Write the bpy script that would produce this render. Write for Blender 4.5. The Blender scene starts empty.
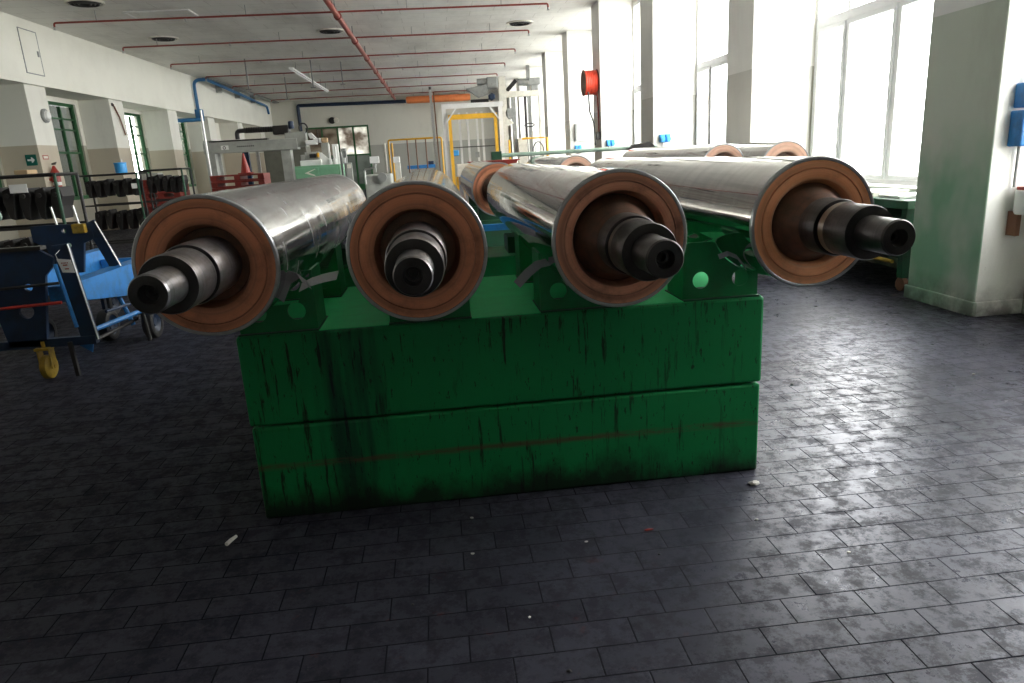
import bpy, bmesh, math, random
from mathutils import Vector, Matrix
random.seed(7)
C = bpy.context.scene.collection
PI = math.pi

# ------------------------------------------------------------------ materials
class NT:
    def __init__(s, name):
        s.m = bpy.data.materials.new(name); s.m.use_nodes = True
        s.t = s.m.node_tree; s.t.nodes.clear()
        s.out = s.n('ShaderNodeOutputMaterial')
        s.b = s.n('ShaderNodeBsdfPrincipled')
        s.l(s.b.outputs[0], s.out.inputs[0])
        s.tc = s.n('ShaderNodeTexCoord')
    def n(s, ty, **k):
        nd = s.t.nodes.new(ty)
        for a, v in k.items(): setattr(nd, a, v)
        return nd
    def l(s, a, b): s.t.links.new(a, b)
    def setv(s, inp, v):
        if hasattr(v, 'links'): s.l(v, inp)
        elif isinstance(v, tuple) and len(v) == 3 and inp.type == 'RGBA': inp.default_value = (*v, 1)
        else: inp.default_value = v
    def coord(s, scale=(1, 1, 1), kind='Object', loc=(0, 0, 0)):
        mp = s.n('ShaderNodeMapping'); mp.inputs['Scale'].default_value = scale; mp.inputs['Location'].default_value = loc
        s.l(s.tc.outputs[kind], mp.inputs[0]); return mp.outputs[0]
    def noise(s, scale, vec=None, detail=4, rough=.6):
        x = s.n('ShaderNodeTexNoise'); x.inputs['Scale'].default_value = scale
        x.inputs['Detail'].default_value = detail; x.inputs['Roughness'].default_value = rough
        s.l(vec or s.coord(), x.inputs['Vector']); return x.outputs['Fac']
    def ramp(s, fac, a, b, lo=0., hi=1.):
        r = s.n('ShaderNodeMapRange'); r.inputs['From Min'].default_value = a; r.inputs['From Max'].default_value = b
        r.inputs['To Min'].default_value = lo; r.inputs['To Max'].default_value = hi
        s.l(fac, r.inputs['Value']); return r.outputs[0]
    def mix(s, f, a, b):
        x = s.n('ShaderNodeMix', data_type='RGBA'); s.setv(x.inputs[0], f)
        s.setv(x.inputs[6], a); s.setv(x.inputs[7], b); return x.outputs[2]
    def math(s, op, a, b=0.):
        x = s.n('ShaderNodeMath', operation=op); s.setv(x.inputs[0], a); s.setv(x.inputs[1], b); return x.outputs[0]
    def sep(s, vec):
        x = s.n('ShaderNodeSeparateXYZ'); s.l(vec, x.inputs[0]); return x.outputs
    def bump(s, h, st=.2, d=.01):
        x = s.n('ShaderNodeBump'); x.inputs['Strength'].default_value = st; x.inputs['Distance'].default_value = d
        s.l(h, x.inputs['Height']); s.l(x.outputs[0], s.b.inputs['Normal'])
    def base(s, col, rough=.5, metal=0., spec=None):
        s.setv(s.b.inputs['Base Color'], col); s.setv(s.b.inputs['Roughness'], rough); s.b.inputs['Metallic'].default_value = metal
        if spec is not None: s.b.inputs['Specular IOR Level'].default_value = spec
        return s.m

def dirty(name, col, rough=.5, metal=0., dirt=(.03, .025, .02), amt=.5, scale=6., stretch=(1, 1, 1)):
    t = NT(name); v = t.coord(stretch)
    f = t.ramp(t.noise(scale, v, 6, .65), .45, .75, 0., amt)
    c2 = tuple(min(1, x * 1.18) for x in col)
    c = t.mix(t.noise(scale * .35, v, 2), col, c2)
    t.base(t.mix(f, c, dirt), rough, metal); return t.m

def wallpaint(name, upper, lower, zline, stain=.25, green=None, reveal=None):
    t = NT(name); v = t.coord(); z = t.sep(v)[2]
    below = t.math('LESS_THAN', z, zline)
    lo = lower
    if green:   # damp green bloom with its own blotchy shape
        g = t.ramp(t.noise(1.5, t.coord((1, 1, .7)), 3), .38, .62)
        band = t.math('MULTIPLY', g, t.ramp(z, 1.9, 1.1))
        lo = t.mix(t.math('MAXIMUM', band, .12), lower, green)
        lo = t.mix(t.math('GREATER_THAN', t.sep(v)[0], 4.558), lo, reveal)
    c = t.mix(below, upper, lo)
    st = t.ramp(t.noise(2.2, t.coord((1, 1, .35)), 7, .7), .52, .8, 0, stain)
    c = t.mix(st, c, (.16, .14, .11))
    chip = t.ramp(t.noise(9, t.coord((1, 1, .45)), 6, .75), .68, .7, 0, .75)
    c = t.mix(t.math('MULTIPLY', chip, t.ramp(z, 2.0, 1.0)), c, (.10, .085, .065))
    sk = t.math('MULTIPLY', t.ramp(z, .32, .0), t.ramp(t.noise(5, v, 5), .3, .6))
    c = t.mix(t.math('MULTIPLY', sk, .85), c, (.045, .04, .033))
    t.base(c, t.ramp(t.math('LESS_THAN', z, zline), 0, 1, .8, .45))
    t.bump(t.noise(14, v, 5), .15, .01); return t.m

M = {}
# floor: black smoked paving bricks laid in running bond
def floor_mat():
    t = NT('sooty_paving'); v = t.coord(loc=(-.12, -.080, 0))
    br = t.n('ShaderNodeTexBrick'); t.l(v, br.inputs['Vector'])
    br.offset = .5; br.squash = 1
    br.inputs['Scale'].default_value = 1; br.inputs['Brick Width'].default_value = .28; br.inputs['Row Height'].default_value = .134
    br.inputs['Mortar Size'].default_value = .0033; br.inputs['Mortar Smooth'].default_value = .3; br.inputs['Bias'].default_value = 0
    br.inputs['Color1'].default_value = (.026, .026, .037, 1); br.inputs['Color2'].default_value = (.042, .042, .058, 1)
    br.inputs['Mortar'].default_value = (.012, .012, .016, 1)
    w = t.sep(t.tc.outputs['Object'])
    big = t.noise(.9, t.coord(), 4, .6)
    # worn patches; window sheen and the pier's reflection are painted into their spread
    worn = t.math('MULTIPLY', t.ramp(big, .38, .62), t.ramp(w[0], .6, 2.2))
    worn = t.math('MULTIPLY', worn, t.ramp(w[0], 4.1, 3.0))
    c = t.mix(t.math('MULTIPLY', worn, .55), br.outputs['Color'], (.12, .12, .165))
    blot = t.ramp(t.noise(9, t.coord(), 8, .72), .5, .62)
    c = t.mix(t.math('MULTIPLY', blot, .62), c, (.02, .02, .025))
    spk = t.ramp(t.noise(46, t.coord(), 5, .7), .56, .7)
    c = t.mix(t.math('MULTIPLY', spk, .45), c, (.012, .012, .014))
    pale = t.ramp(t.noise(30, t.coord(loc=(5, 3, 0)), 4, .7), .6, .75)
    c = t.mix(t.math('MULTIPLY', pale, .25), c, (.17, .17, .18))
    # oxide-red paint spots
    near = t.math('MULTIPLY', t.ramp(w[1], 2.7, 2.4), t.ramp(w[0], 1.0, .7))
    red = t.math('MULTIPLY', t.ramp(t.noise(7, t.coord(loc=(2.3, 1, 0)), 5, .7), .63, .7), near)
    c = t.mix(t.math('MULTIPLY', red, .5), c, (.09, .018, .014))
    pat = t.ramp(t.noise(7.5, t.coord(loc=(8, 2, 0)), 12, .82), .49, .56)
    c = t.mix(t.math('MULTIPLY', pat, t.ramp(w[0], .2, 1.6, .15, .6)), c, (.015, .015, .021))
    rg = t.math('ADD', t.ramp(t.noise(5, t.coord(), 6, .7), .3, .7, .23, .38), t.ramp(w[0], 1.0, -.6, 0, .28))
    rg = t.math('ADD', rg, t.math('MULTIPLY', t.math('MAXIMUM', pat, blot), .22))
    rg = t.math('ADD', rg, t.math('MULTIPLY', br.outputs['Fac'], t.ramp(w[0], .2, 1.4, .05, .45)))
    t.base(c, rg, 0)
    t.b.inputs['Specular Tint'].default_value = (.82, .85, 1, 1)
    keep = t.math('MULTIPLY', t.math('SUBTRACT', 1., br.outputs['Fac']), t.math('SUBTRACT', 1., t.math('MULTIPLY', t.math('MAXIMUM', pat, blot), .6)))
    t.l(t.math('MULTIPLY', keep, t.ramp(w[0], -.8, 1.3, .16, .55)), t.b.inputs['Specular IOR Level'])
    h = t.math('MULTIPLY', t.math('SUBTRACT', 1., br.outputs['Fac']), 1.)
    h = t.math('ADD', h, t.math('MULTIPLY', t.noise(24, t.coord(), 5), .35))
    h = t.math('ADD', h, t.math('MULTIPLY', t.noise(4.5, t.coord(), 2), .6))
    t.bump(h, .45, .004); return t.m
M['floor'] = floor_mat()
# ceiling: pale plaster panels with soot marks
def ceil_mat():
    t = NT('ceiling_panels'); v = t.coord()
    br = t.n('ShaderNodeTexBrick'); t.l(v, br.inputs['Vector']); br.offset = .5
    br.inputs['Scale'].default_value = 1; br.inputs['Brick Width'].default_value = 1.24; br.inputs['Row Height'].default_value = .62
    br.inputs['Mortar Size'].default_value = .008
    br.inputs['Color1'].default_value = (.78, .77, .72, 1); br.inputs['Color2'].default_value = (.82, .81, .76, 1); br.inputs['Mortar'].default_value = (.60, .58, .53, 1)
    st = t.ramp(t.noise(.5, t.coord((1, .5, 1)), 6, .7), .45, .75, 0, .45)
    t.base(t.mix(st, br.outputs['Color'], (.2, .18, .15)), .8); return t.m
M['ceiling'] = ceil_mat()
M['wall'] = wallpaint('two_tone_wall', (.78, .76, .68), (.40, .38, .31), 2.57)
M['wall_end'] = wallpaint('far_wall_paint', (.62, .61, .54), (.36, .36, .32), 2.6, .15)
M['wall_dark'] = wallpaint('dark_two_tone_wall', (.48, .47, .44), (.24, .24, .21), 2.57)
M['pier_right'] = wallpaint('pier_paint', (.88, .87, .83), (.66, .65, .60), 2.57, .12)
M['pier_green'] = wallpaint('damp_pier_paint', (.84, .84, .83), (.60, .62, .56), 2.57, .2, green=(.26, .47, .32), reveal=(.78, .78, .74))
M['pier_left'] = wallpaint('left_pier_paint', (.78, .77, .70), (.52, .46, .36), 2.46, .15)
M['fascia'] = dirty('fascia_plaster', (.80, .79, .71), .8, 0, (.5, .47, .4), .15, 1.2)
M['outdoor'] = dirty('outdoor_render', (.22, .23, .23), .9)
M['yard'] = dirty('yard_gravel', (.30, .30, .29), .9)
M['frame_white'] = dirty('aluminium_frame', (.72, .73, .74), .4, amt=.1)
M['frame_green'] = dirty('green_frame', (.012, .085, .025), .5, amt=.3)
M['sill'] = dirty('stone_sill', (.62, .62, .58), .6, amt=.3)

def chrome_mat(name, tint, r0, r1, band=.5, haze=0.):
    t = NT(name); v = t.coord()
    s = t.sep(v)
    # faint rings along the roll (world Y) and wrapped smears
    n1 = t.noise(3.2, t.coord((.15, 3.2, .15)), 3)
    n2 = t.noise(4, t.coord((1.2, .6, 1.2)), 5, .65)
    rg = t.math('ADD', t.ramp(n1, .35, .65, 0, r1 - r0), r0)
    rg = t.math('ADD', rg, t.ramp(n2, .55, .7, 0, .06))
    dark = tuple(x * .72 for x in tint)
    c = t.mix(t.ramp(n1, .4, .62, 0, band), tint, dark)
    c = t.mix(t.ramp(n2, .55, .75, 0, .35), c, tuple(x * .6 for x in tint))
    if haze:  # pale square cells paint window-pane reflections into the colour
        vo = t.n('ShaderNodeTexVoronoi', distance='CHEBYCHEV'); vo.inputs['Scale'].default_value = 6
        t.l(t.coord((1.2, 1.6, 1.2)), vo.inputs['Vector'])
        bw = t.sep(vo.outputs['Color'])[0]
        rg = t.math('ADD', rg, t.ramp(bw, .35, .9, 0, .16))
        c = t.mix(t.ramp(bw, .3, .8, 0, .45), c, (.85, .85, .86))
    t.base(c, rg, 1.0)
    t.bump(t.noise(2.6, t.coord((.5, 1.6, .5)), 2, .4), .10, .006)
    if haze:
        t.b.inputs['Coat Weight'].default_value = 0
        d = t.n('ShaderNodeBsdfDiffuse'); d.inputs[0].default_value = (.5, .5, .5, 1)
        mx = t.n('ShaderNodeMixShader'); mx.inputs[0].default_value = haze
        t.l(t.b.outputs[0], mx.inputs[1]); t.l(d.outputs[0], mx.inputs[2]); t.l(mx.outputs[0], t.out.inputs[0])
    return t.m
M['chrome'] = chrome_mat('chrome_roll', (.62, .60, .585), .035, .09)
M['chrome_dull'] = chrome_mat('hazed_chrome_roll', (.68, .68, .70), .05, .13, .25, .05)
def copper_mat(name, a, b, grime):
    t = NT(name); v = t.coord(); s = t.sep(v)
    r = t.math('SQRT', t.math('ADD', t.math('MULTIPLY', s[0], s[0]), t.math('MULTIPLY', s[2], s[2])))
    cx = t.n('ShaderNodeCombineXYZ'); t.l(r, cx.inputs[0])
    ring = t.noise(60, cx.outputs[0], 3)
    ring2 = t.noise(16, cx.outputs[0], 3)
    bl = t.noise(7, v, 6, .7)
    c = t.mix(t.ramp(ring, .35, .65), a, b)
    c = t.mix(t.ramp(ring2, .5, .62, 0, grime), c, (.05, .022, .014))
    c = t.mix(t.ramp(bl, .5, .72, 0, grime), c, (.06, .026, .018))
    c = t.mix(t.ramp(r, .185, .155, 0, .5), c, (.028, .015, .011))
    t.base(c, t.ramp(bl, .3, .7, .42, .62), .12)
    t.bump(ring, .12, .004); return t.m
M['copper'] = copper_mat('copper_end', (.74, .30, .165), (.62, .235, .12), .45)
M['copper_bright'] = copper_mat('bright_copper_end', (.98, .47, .24), (.84, .36, .17), .3)
M['copper_dull'] = copper_mat('brown_copper_end', (.76, .37, .24), (.60, .26, .16), .6)
def radial_dark(name, a, b, metal, rough):
    t = NT(name); v = t.coord(); s = t.sep(v)
    n = t.noise(10, t.coord((1, .3, 1)), 6, .7); n1 = t.noise(30, t.coord((.1, 2, .1)), 3)
    c = t.mix(t.ramp(n, .4, .66), a, b)
    t.base(t.mix(t.ramp(n1, .5, .7, 0, .4), c, (.02, .018, .018)), t.ramp(n, .3, .7, rough, rough + .2), metal); return t.m
M['journal_steel'] = radial_dark('oily_steel_shaft', (.29, .285, .30), (.17, .14, .125), .85, .27)
M['journal_dark'] = radial_dark('black_oiled_shaft', (.13, .12, .12), (.06, .052, .05), .7, .3)
M['copper_pale'] = copper_mat('window_lit_copper_end', (.95, .64, .50), (.85, .50, .36), .15)  # rear roll ends: glare of window light painted as pale copper
M['recess'] = radial_dark('tarred_recess', (.10, .065, .045), (.24, .11, .07), .2, .45)
M['tip_face'] = radial_dark('shaded_end_face', (.035, .033, .035), (.02, .018, .018), .3, .4)  # journal end faces: shade painted in, darker than the lit sides
M['rim'] = dirty('steel_rim', (.40, .41, .43), .35, .7, amt=.3, scale=20)
def band_mat():
    t = NT('polished_band'); t.base((.42, .40, .37), .3, 1); return t.m
M['band'] = band_mat()
def green_mat(name, col, wet=.5, bottom=False):
    t = NT(name); v = t.coord(); s = t.sep(v)
    n = t.noise(3, v, 5, .6)
    c = t.mix(n, tuple(x * .8 for x in col), tuple(x * 1.25 for x in col))
    drip = t.ramp(t.noise(26, t.coord((1.3, 1, .11)), 5, .72), .56, .62)
    area = t.ramp(t.noise(1.6, t.coord((1, 1, .5), loc=(3.1, 0, 0)), 3), .36, .54)
    c = t.mix(t.math('MULTIPLY', t.math('MULTIPLY', drip, area), .9), c, (.008, .008, .006))
    # short knocks and paint chips
    chip = t.ramp(t.noise(42, t.coord((1.2, 1, .35), loc=(1, 2, 3)), 4, .7), .62, .66)
    c = t.mix(t.math('MULTIPLY', chip, .8), c, (.012, .011, .008))
    # one wide blue-black oil run left of centre
    run = t.math('MULTIPLY', t.ramp(s[0], -.72, -.55), t.ramp(s[0], -.22, -.42))
    run = t.math('MULTIPLY', run, t.ramp(t.noise(9, t.coord((1.6, 1, .12)), 5), .36, .62))
    c = t.mix(t.math('MULTIPLY', run, .75), c, (.004, .012, .022))
    if bottom:
        # rusty scuff line
        d = t.math('ABSOLUTE', t.math('SUBTRACT', s[2], .262))
        ln = t.math('MULTIPLY', t.ramp(d, .022, .004), t.ramp(t.noise(11, t.coord((.3, 1, 2.2)), 6, .75), .40, .54))
        c = t.mix(t.math('MULTIPLY', ln, .8), c, (.12, .06, .035))
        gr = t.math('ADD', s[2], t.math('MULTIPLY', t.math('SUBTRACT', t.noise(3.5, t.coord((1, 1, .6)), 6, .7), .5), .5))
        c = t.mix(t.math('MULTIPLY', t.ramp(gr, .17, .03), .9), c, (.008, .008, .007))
    t.base(c, t.ramp(n, .3, .7, .42, .6), 0, .35)
    t.bump(t.noise(12, v, 4), .15, .006); return t.m
GC = (.005, .235, .068)
M['green_upper'] = green_mat('green_enamel_upper', GC)
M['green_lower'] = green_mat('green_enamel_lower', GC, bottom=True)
M['green'] = dirty('green_enamel', (.005, .21, .06), .45, 0, amt=.35, scale=9)
M['green_top'] = dirty('window_lit_green_enamel', (.014, .52, .16), .7, 0, amt=.15, scale=9)  # stand top: window light put into a brighter green
M['dkgreen'] = dirty('dark_green_enamel', (.012, .075, .035), .5, 0, amt=.6, scale=8)
M['blue'] = dirty('blue_enamel', (.02, .19, .52), .45, 0, (.02, .03, .04), .6, 9)
M['pipe_blue'] = dirty('blue_pipe_paint', (.025, .14, .32), .5, amt=.2)
M['navy'] = dirty('greasy_blue_enamel', (.006, .024, .065), .5, 0, (.01, .012, .016), .75, 7)
M['skyblue'] = dirty('blue_plastic', (.04, .32, .72), .4, amt=.1)
M['red'] = dirty('red_enamel', (.45, .03, .02), .45, amt=.3)
M['redpl'] = dirty('red_plastic', (.33, .03, .02), .4, amt=.4, scale=14)
M['hose_red'] = dirty('hose_red', (.75, .085, .045), .4, amt=.1)
M['pallet_red'] = dirty('faded_pallet_red', (.22, .028, .02), .5, amt=.5, scale=14)
M['olive'] = dirty('olive_cabinet', (.12, .12, .095), .5, amt=.3)
M['orange'] = dirty('orange_fabric_duct', (.75, .22, .07), .7, amt=.2)
M['pipe_red'] = dirty('sprinkler_pipe_paint', (.27, .05, .035), .45, amt=.3)
M['yellow'] = dirty('yellow_enamel', (.78, .42, .02), .45, amt=.25)
M['yel_dark'] = dirty('worn_yellow_wheel', (.38, .24, .02), .5, amt=.6, scale=20)
M['black'] = dirty('black_rubber', (.02, .02, .021), .6, amt=.2)
M['blacksteel'] = dirty('black_steel', (.03, .028, .028), .5, .3, amt=.4)
M['greysteel'] = dirty('grey_steel', (.30, .31, .30), .45, .5, amt=.4)
M['brightsteel'] = dirty('bright_steel', (.55, .55, .54), .3, .9, amt=.3, scale=20)
M['machine'] = dirty('machine_grey', (.36, .37, .34), .5, amt=.25)
M['cream'] = dirty('machine_cream', (.68, .66, .58), .5, amt=.3)
M['white'] = dirty('white_plastic', (.78, .78, .76), .5, amt=.1)
M['paper'] = dirty('grey_paper', (.34, .34, .35), .7, amt=.15)
M['teal'] = dirty('pale_green_pipe', (.30, .42, .34), .45, amt=.2)
M['machine_green'] = dirty('bench_green', (.17, .38, .23), .5, amt=.2)
M['sign_green'] = dirty('sign_green', (.0, .12, .09), .4, amt=.05)
M['stone'] = dirty('pale_stone_chip', (.62, .60, .56), .8, amt=.2, scale=60)
M['brownsteel'] = dirty('rusty_steel', (.20, .10, .06), .6, .3, amt=.5)
M['cardboard'] = dirty('cardboard', (.42, .30, .17), .8, amt=.2)
def glass_mat(name, tint=(1, 1, 1), gl=.08, rough=.02):
    t = NT(name); t.t.nodes.remove(t.b)
    a = t.n('ShaderNodeBsdfTransparent'); a.inputs[0].default_value = (*tint, 1)
    g = t.n('ShaderNodeBsdfGlossy'); g.inputs['Roughness'].default_value = rough
    mx = t.n('ShaderNodeMixShader'); mx.inputs[0].default_value = gl
    t.l(a.outputs[0], mx.inputs[1]); t.l(g.outputs[0], mx.inputs[2]); t.l(mx.outputs[0], t.out.inputs[0]); return t.m
M['glass'] = glass_mat('window_glass', (.97, .98, .98), .05)
M['glass_grey'] = glass_mat('grey_tinted_glass', (.45, .47, .46), .25, .1)  # tinted grey, unlike the clear panes
def frosted(name, a, b):
    t = NT(name); t.t.nodes.remove(t.b)
    z = t.sep(t.coord())
    n = t.ramp(t.noise(1.1, t.coord((1, 1, 1.2)), 3), .4, .62)
    c = t.mix(n, a, b)
    tr = t.n('ShaderNodeBsdfTranslucent'); t.l(c, tr.inputs[0])
    g = t.n('ShaderNodeBsdfDiffuse'); t.l(c, g.inputs[0])
    mx = t.n('ShaderNodeMixShader'); mx.inputs[0].default_value = .35
    t.l(tr.outputs[0], mx.inputs[1]); t.l(g.outputs[0], mx.inputs[2]); t.l(mx.outputs[0], t.out.inputs[0]); return t.m
M['frost_brown'] = frosted('frosted_glass_soiled', (.08, .064, .05), (.18, .165, .14))
M['frost_light'] = frosted('frosted_glass_clean', (.16, .14, .12), (.55, .55, .52))
M['frost_grey'] = frosted('wired_glass_grey', (.10, .11, .10), (.14, .15, .14))

# ------------------------------------------------------------------ mesh helpers
class MB:
    def __init__(s): s.bm = bmesh.new()
    def box(s, x0, x1, y0, y1, z0, z1):
        v = [s.bm.verts.new((x, y, z)) for x in (x0, x1) for y in (y0, y1) for z in (z0, z1)]
        for f in ((0, 1, 3, 2), (4, 6, 7, 5), (0, 4, 5, 1), (2, 3, 7, 6), (0, 2, 6, 4), (1, 5, 7, 3)):
            s.bm.faces.new([v[i] for i in f])
        return s
    def ring(s, c, u, w, r, n):
        return [s.bm.verts.new(c + u * (r * math.cos(2 * PI * i / n)) + w * (r * math.sin(2 * PI * i / n))) for i in range(n)]
    def tube(s, p, q, r, n=12, r2=None):
        return s.path([p, q], r, n, r2)
    def path(s, pts, r, n=10, r2=None, closed=False):
        pts = [Vector(p) for p in pts]; prev = None; first = None; u = None
        m = len(pts)
        for i, p in enumerate(pts):
            if closed: d = (pts[(i + 1) % m] - pts[i - 1]).normalized()
            else:
                a = pts[max(i - 1, 0)]; b = pts[min(i + 1, m - 1)]; d = (b - a).normalized()
            if u is None:
                h = Vector((0, 0, 1)) if abs(d.z) < .9 else Vector((1, 0, 0)); u = d.cross(h).normalized()
            else:
                u = (u - d * u.dot(d)).normalized()
            w = d.cross(u)
            rr = r if (r2 is None or i < m / 2) else r2
            rg = s.ring(p, u, w, rr, n)
            if prev:
                for k in range(n): s.bm.faces.new((prev[k], prev[(k + 1) % n], rg[(k + 1) % n], rg[k]))
            else: first = rg
            prev = rg
        if closed:
            for k in range(n): s.bm.faces.new((prev[k], prev[(k + 1) % n], first[(k + 1) % n], first[k]))
        else:
            s.bm.faces.new(first[::-1]); s.bm.faces.new(prev)
        return s
    def bar(s, p, q, w, h, up=(0, 0, 1)):      # rectangular bar from p to q, w across, h along up
        p, q = Vector(p), Vector(q); d = (q - p).normalized(); up = Vector(up)
        if abs(d.dot(up)) > .95: up = Vector((0, 1, 0))
        a = d.cross(up).normalized(); b = a.cross(d)
        vs = []
        for c in (p, q):
            vs.append([s.bm.verts.new(c + a * (w / 2 * i) + b * (h / 2 * j)) for i, j in ((-1, -1), (1, -1), (1, 1), (-1, 1))])
        for k in range(4): s.bm.faces.new((vs[0][k], vs[0][(k + 1) % 4], vs[1][(k + 1) % 4], vs[1][k]))
        s.bm.faces.new(vs[0][::-1]); s.bm.faces.new(vs[1]); return s
    def lathe(s, prof, o=(0, 0, 0), axis='Y', n=64, closed=False):   # prof [(a, r)] along axis
        o = Vector(o)
        ax = {'X': (Vector((1, 0, 0)), Vector((0, 1, 0)), Vector((0, 0, 1))), 'Y': (Vector((0, 1, 0)), Vector((0, 0, 1)), Vector((1, 0, 0))), 'Z': (Vector((0, 0, 1)), Vector((1, 0, 0)), Vector((0, 1, 0)))}[axis]
        prev = None; first = None
        for a, r in prof:
            c = o + ax[0] * a
            rg = [s.bm.verts.new(c)] if r < 1e-6 else s.ring(c, ax[1], ax[2], r, n)
            if prev: s.join(prev, rg, n)
            else: first = rg
            prev = rg
        if closed: s.join(prev, first, n)
        return s
    def join(s, A, B, n):
        for k in range(n):
            k2 = (k + 1) % n
            if len(A) == 1 and len(B) == 1: return
            if len(A) == 1: s.bm.faces.new((A[0], B[k2], B[k]))
            elif len(B) == 1: s.bm.faces.new((A[k], A[k2], B[0]))
            else: s.bm.faces.new((A[k], A[k2], B[k2], B[k]))
    def prism(s, poly, y0, y1, plane='XZ', holes=()):
        # outline polygon (with optional round holes) extruded along the third axis
        def P(a, b, c): return {'XZ': (a, c, b), 'YZ': (c, a, b), 'XY': (a, b, c)}[plane]
        loops = [list(poly)]
        for (hx, hz, hr) in holes: loops.append([(hx + hr * math.cos(2 * PI * k / 20), hz + hr * math.sin(2 * PI * k / 20)) for k in range(20)])
        for y in (y0, y1):
            es = []; 
            for L in loops:
                vs = [s.bm.verts.new(P(a, b, y)) for a, b in L]
                es += [s.bm.edges.new((vs[i], vs[(i + 1) % len(vs)])) for i in range(len(vs))]
            bmesh.ops.triangle_fill(s.bm, use_beauty=True, use_dissolve=False, edges=es)
        for L in loops:
            m = len(L)
            for i in range(m):
                a, b = L[i], L[(i + 1) % m]
                s.bm.faces.new([s.bm.verts.new(P(*p)) for p in ((a[0], a[1], y0), (b[0], b[1], y0), (b[0], b[1], y1), (a[0], a[1], y1))])
        bmesh.ops.remove_doubles(s.bm, verts=s.bm.verts[:], dist=1e-5)
        return s
    def blob(s, c, r, seed=0, n=1, sq=(1, 1, 1)):
        rnd = random.Random(seed)
        ret = bmesh.ops.create_icosphere(s.bm, subdivisions=n, radius=r, matrix=Matrix.Translation(c))
        for v in ret['verts']:
            d = v.co - Vector(c); k = 1 + rnd.uniform(-.28, .28)
            v.co = Vector(c) + Vector((d.x * sq[0] * k, d.y * sq[1] * k, d.z * sq[2] * k))
        return s
    def build(s, name, m, parent=None, smooth=False, bevel=0., org=None):
        bm = s.bm
        bmesh.ops.recalc_face_normals(bm, faces=bm.faces[:])
        o0 = Vector(org) if org is not None else Vector((0, 0, 0))
        if org is not None: bmesh.ops.translate(bm, verts=bm.verts[:], vec=-o0)
        me = bpy.data.meshes.new(name); bm.to_mesh(me); bm.free()
        o = bpy.data.objects.new(name, me); C.objects.link(o)
        me.materials.append(M[m])
        if smooth:
            for p in me.polygons: p.use_smooth = True
            e = 0
            me.set_sharp_from_angle(angle=math.radians(32))
        if bevel:
            b = o.modifiers.new('bevel', 'BEVEL'); b.width = bevel; b.segments = 2; b.limit_method = 'ANGLE'
        o.location = o0
        if parent is not None:
            o.parent = parent
            o.location = o0 - Vector(parent['_l']) if org is not None else -Vector(parent['_l'])
            if '_l' not in o: o['_l'] = list(o0) if org is not None else [0., 0., 0.]
        else:
            o['_l'] = list(o0)
        return o
def thing(name, label, cat, loc, group=None):
    o = bpy.data.objects.new(name, None); C.objects.link(o); o.location = loc; o['_l'] = list(map(float, loc))
    o.empty_display_size = .1
    return tag(o, label, cat, group)
def tag(o, label, cat, group=None, kind=None):
    o['label'] = label; o['category'] = cat
    if group: o['group'] = group
    if kind: o['kind'] = kind
    return o
def struct(o): o['kind'] = 'structure'; return o
def copy_tree(o, off, parent=None):
    c = o.copy(); C.objects.link(c)
    if parent is None: c.location = o.location + Vector(off); c['_l'] = list(c.location)
    else: c.parent = parent
    for ch in [x for x in bpy.data.objects if x.parent == o]: copy_tree(ch, off, c)
    return c
def corner(pts, rad=.08, n=4):     # round the corners of a polyline
    pts = [Vector(p) for p in pts]; out = [pts[0]]
    for i in range(1, len(pts) - 1):
        a = (pts[i - 1] - pts[i]); b = (pts[i + 1] - pts[i]); k = min(rad, a.length / 2, b.length / 2)
        p0 = pts[i] + a.normalized() * k; p2 = pts[i] + b.normalized() * k
        for j in range(n + 1):
            t = j / n; out.append(p0 * (1 - t) ** 2 + pts[i] * 2 * t * (1 - t) + p2 * t * t)
    out.append(pts[-1]); return out

# ------------------------------------------------------------------ room shell
XW, XP = 5.45, 4.55            # window wall, inner faces of its piers
XF, XL = -9.5, -10.5           # fascia of the left aisle, outer left wall
Y0, Y1, ZC = -1.2, 45.0, 5.36
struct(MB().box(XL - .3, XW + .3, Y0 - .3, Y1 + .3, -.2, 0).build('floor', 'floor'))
struct(MB().box(XL - .3, XW + .3, Y0 - .3, Y1 + .3, ZC, ZC + .3).build('ceiling', 'ceiling'))
BAYS = []
PN = [5.52 + 4.66 * k for k in range(-2, 9)]        # near faces of the piers
PN[2:] = [5.52, 10.15, 14.85, 19.58, 24.2, 28.85, 33.5, 38.15, 42.8]
PN = [.87] + PN[2:]
for a, b in zip(PN[:-1], PN[1:]): BAYS.append((a + .9, b))
w = MB()
w.box(XW, XW + .3, Y0 - .3, Y1 + .3, 0, .95); w.box(XW, XW + .3, Y0 - .3, Y1 + .3, 5.2, ZC)
w.box(XW, XW + .3, Y0 - .3, BAYS[0][0], .95, 5.2)
for p in PN[1:-1]: w.box(XW, XW + .3, p, p + .9, .95, 5.2)
w.box(XW, XW + .3, PN[-1], Y1 + .3, .95, 5.2)
struct(w.build('wall_right', 'wall'))
struct(MB().box(XL - .3, XW + .3, Y0 - .3, Y0, 0, ZC).build('wall_near', 'wall_dark'))
DX0, DX1, DZ = -7.62, -3.9, 3.80
w = MB(); w.box(XL - .3, DX0, Y1, Y1 + .3, 0, ZC); w.box(DX1, XW + .3, Y1, Y1 + .3, 0, ZC); w.box(DX0, DX1, Y1, Y1 + .3, DZ, ZC)
struct(w.build('wall_far', 'wall_end'))
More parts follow.
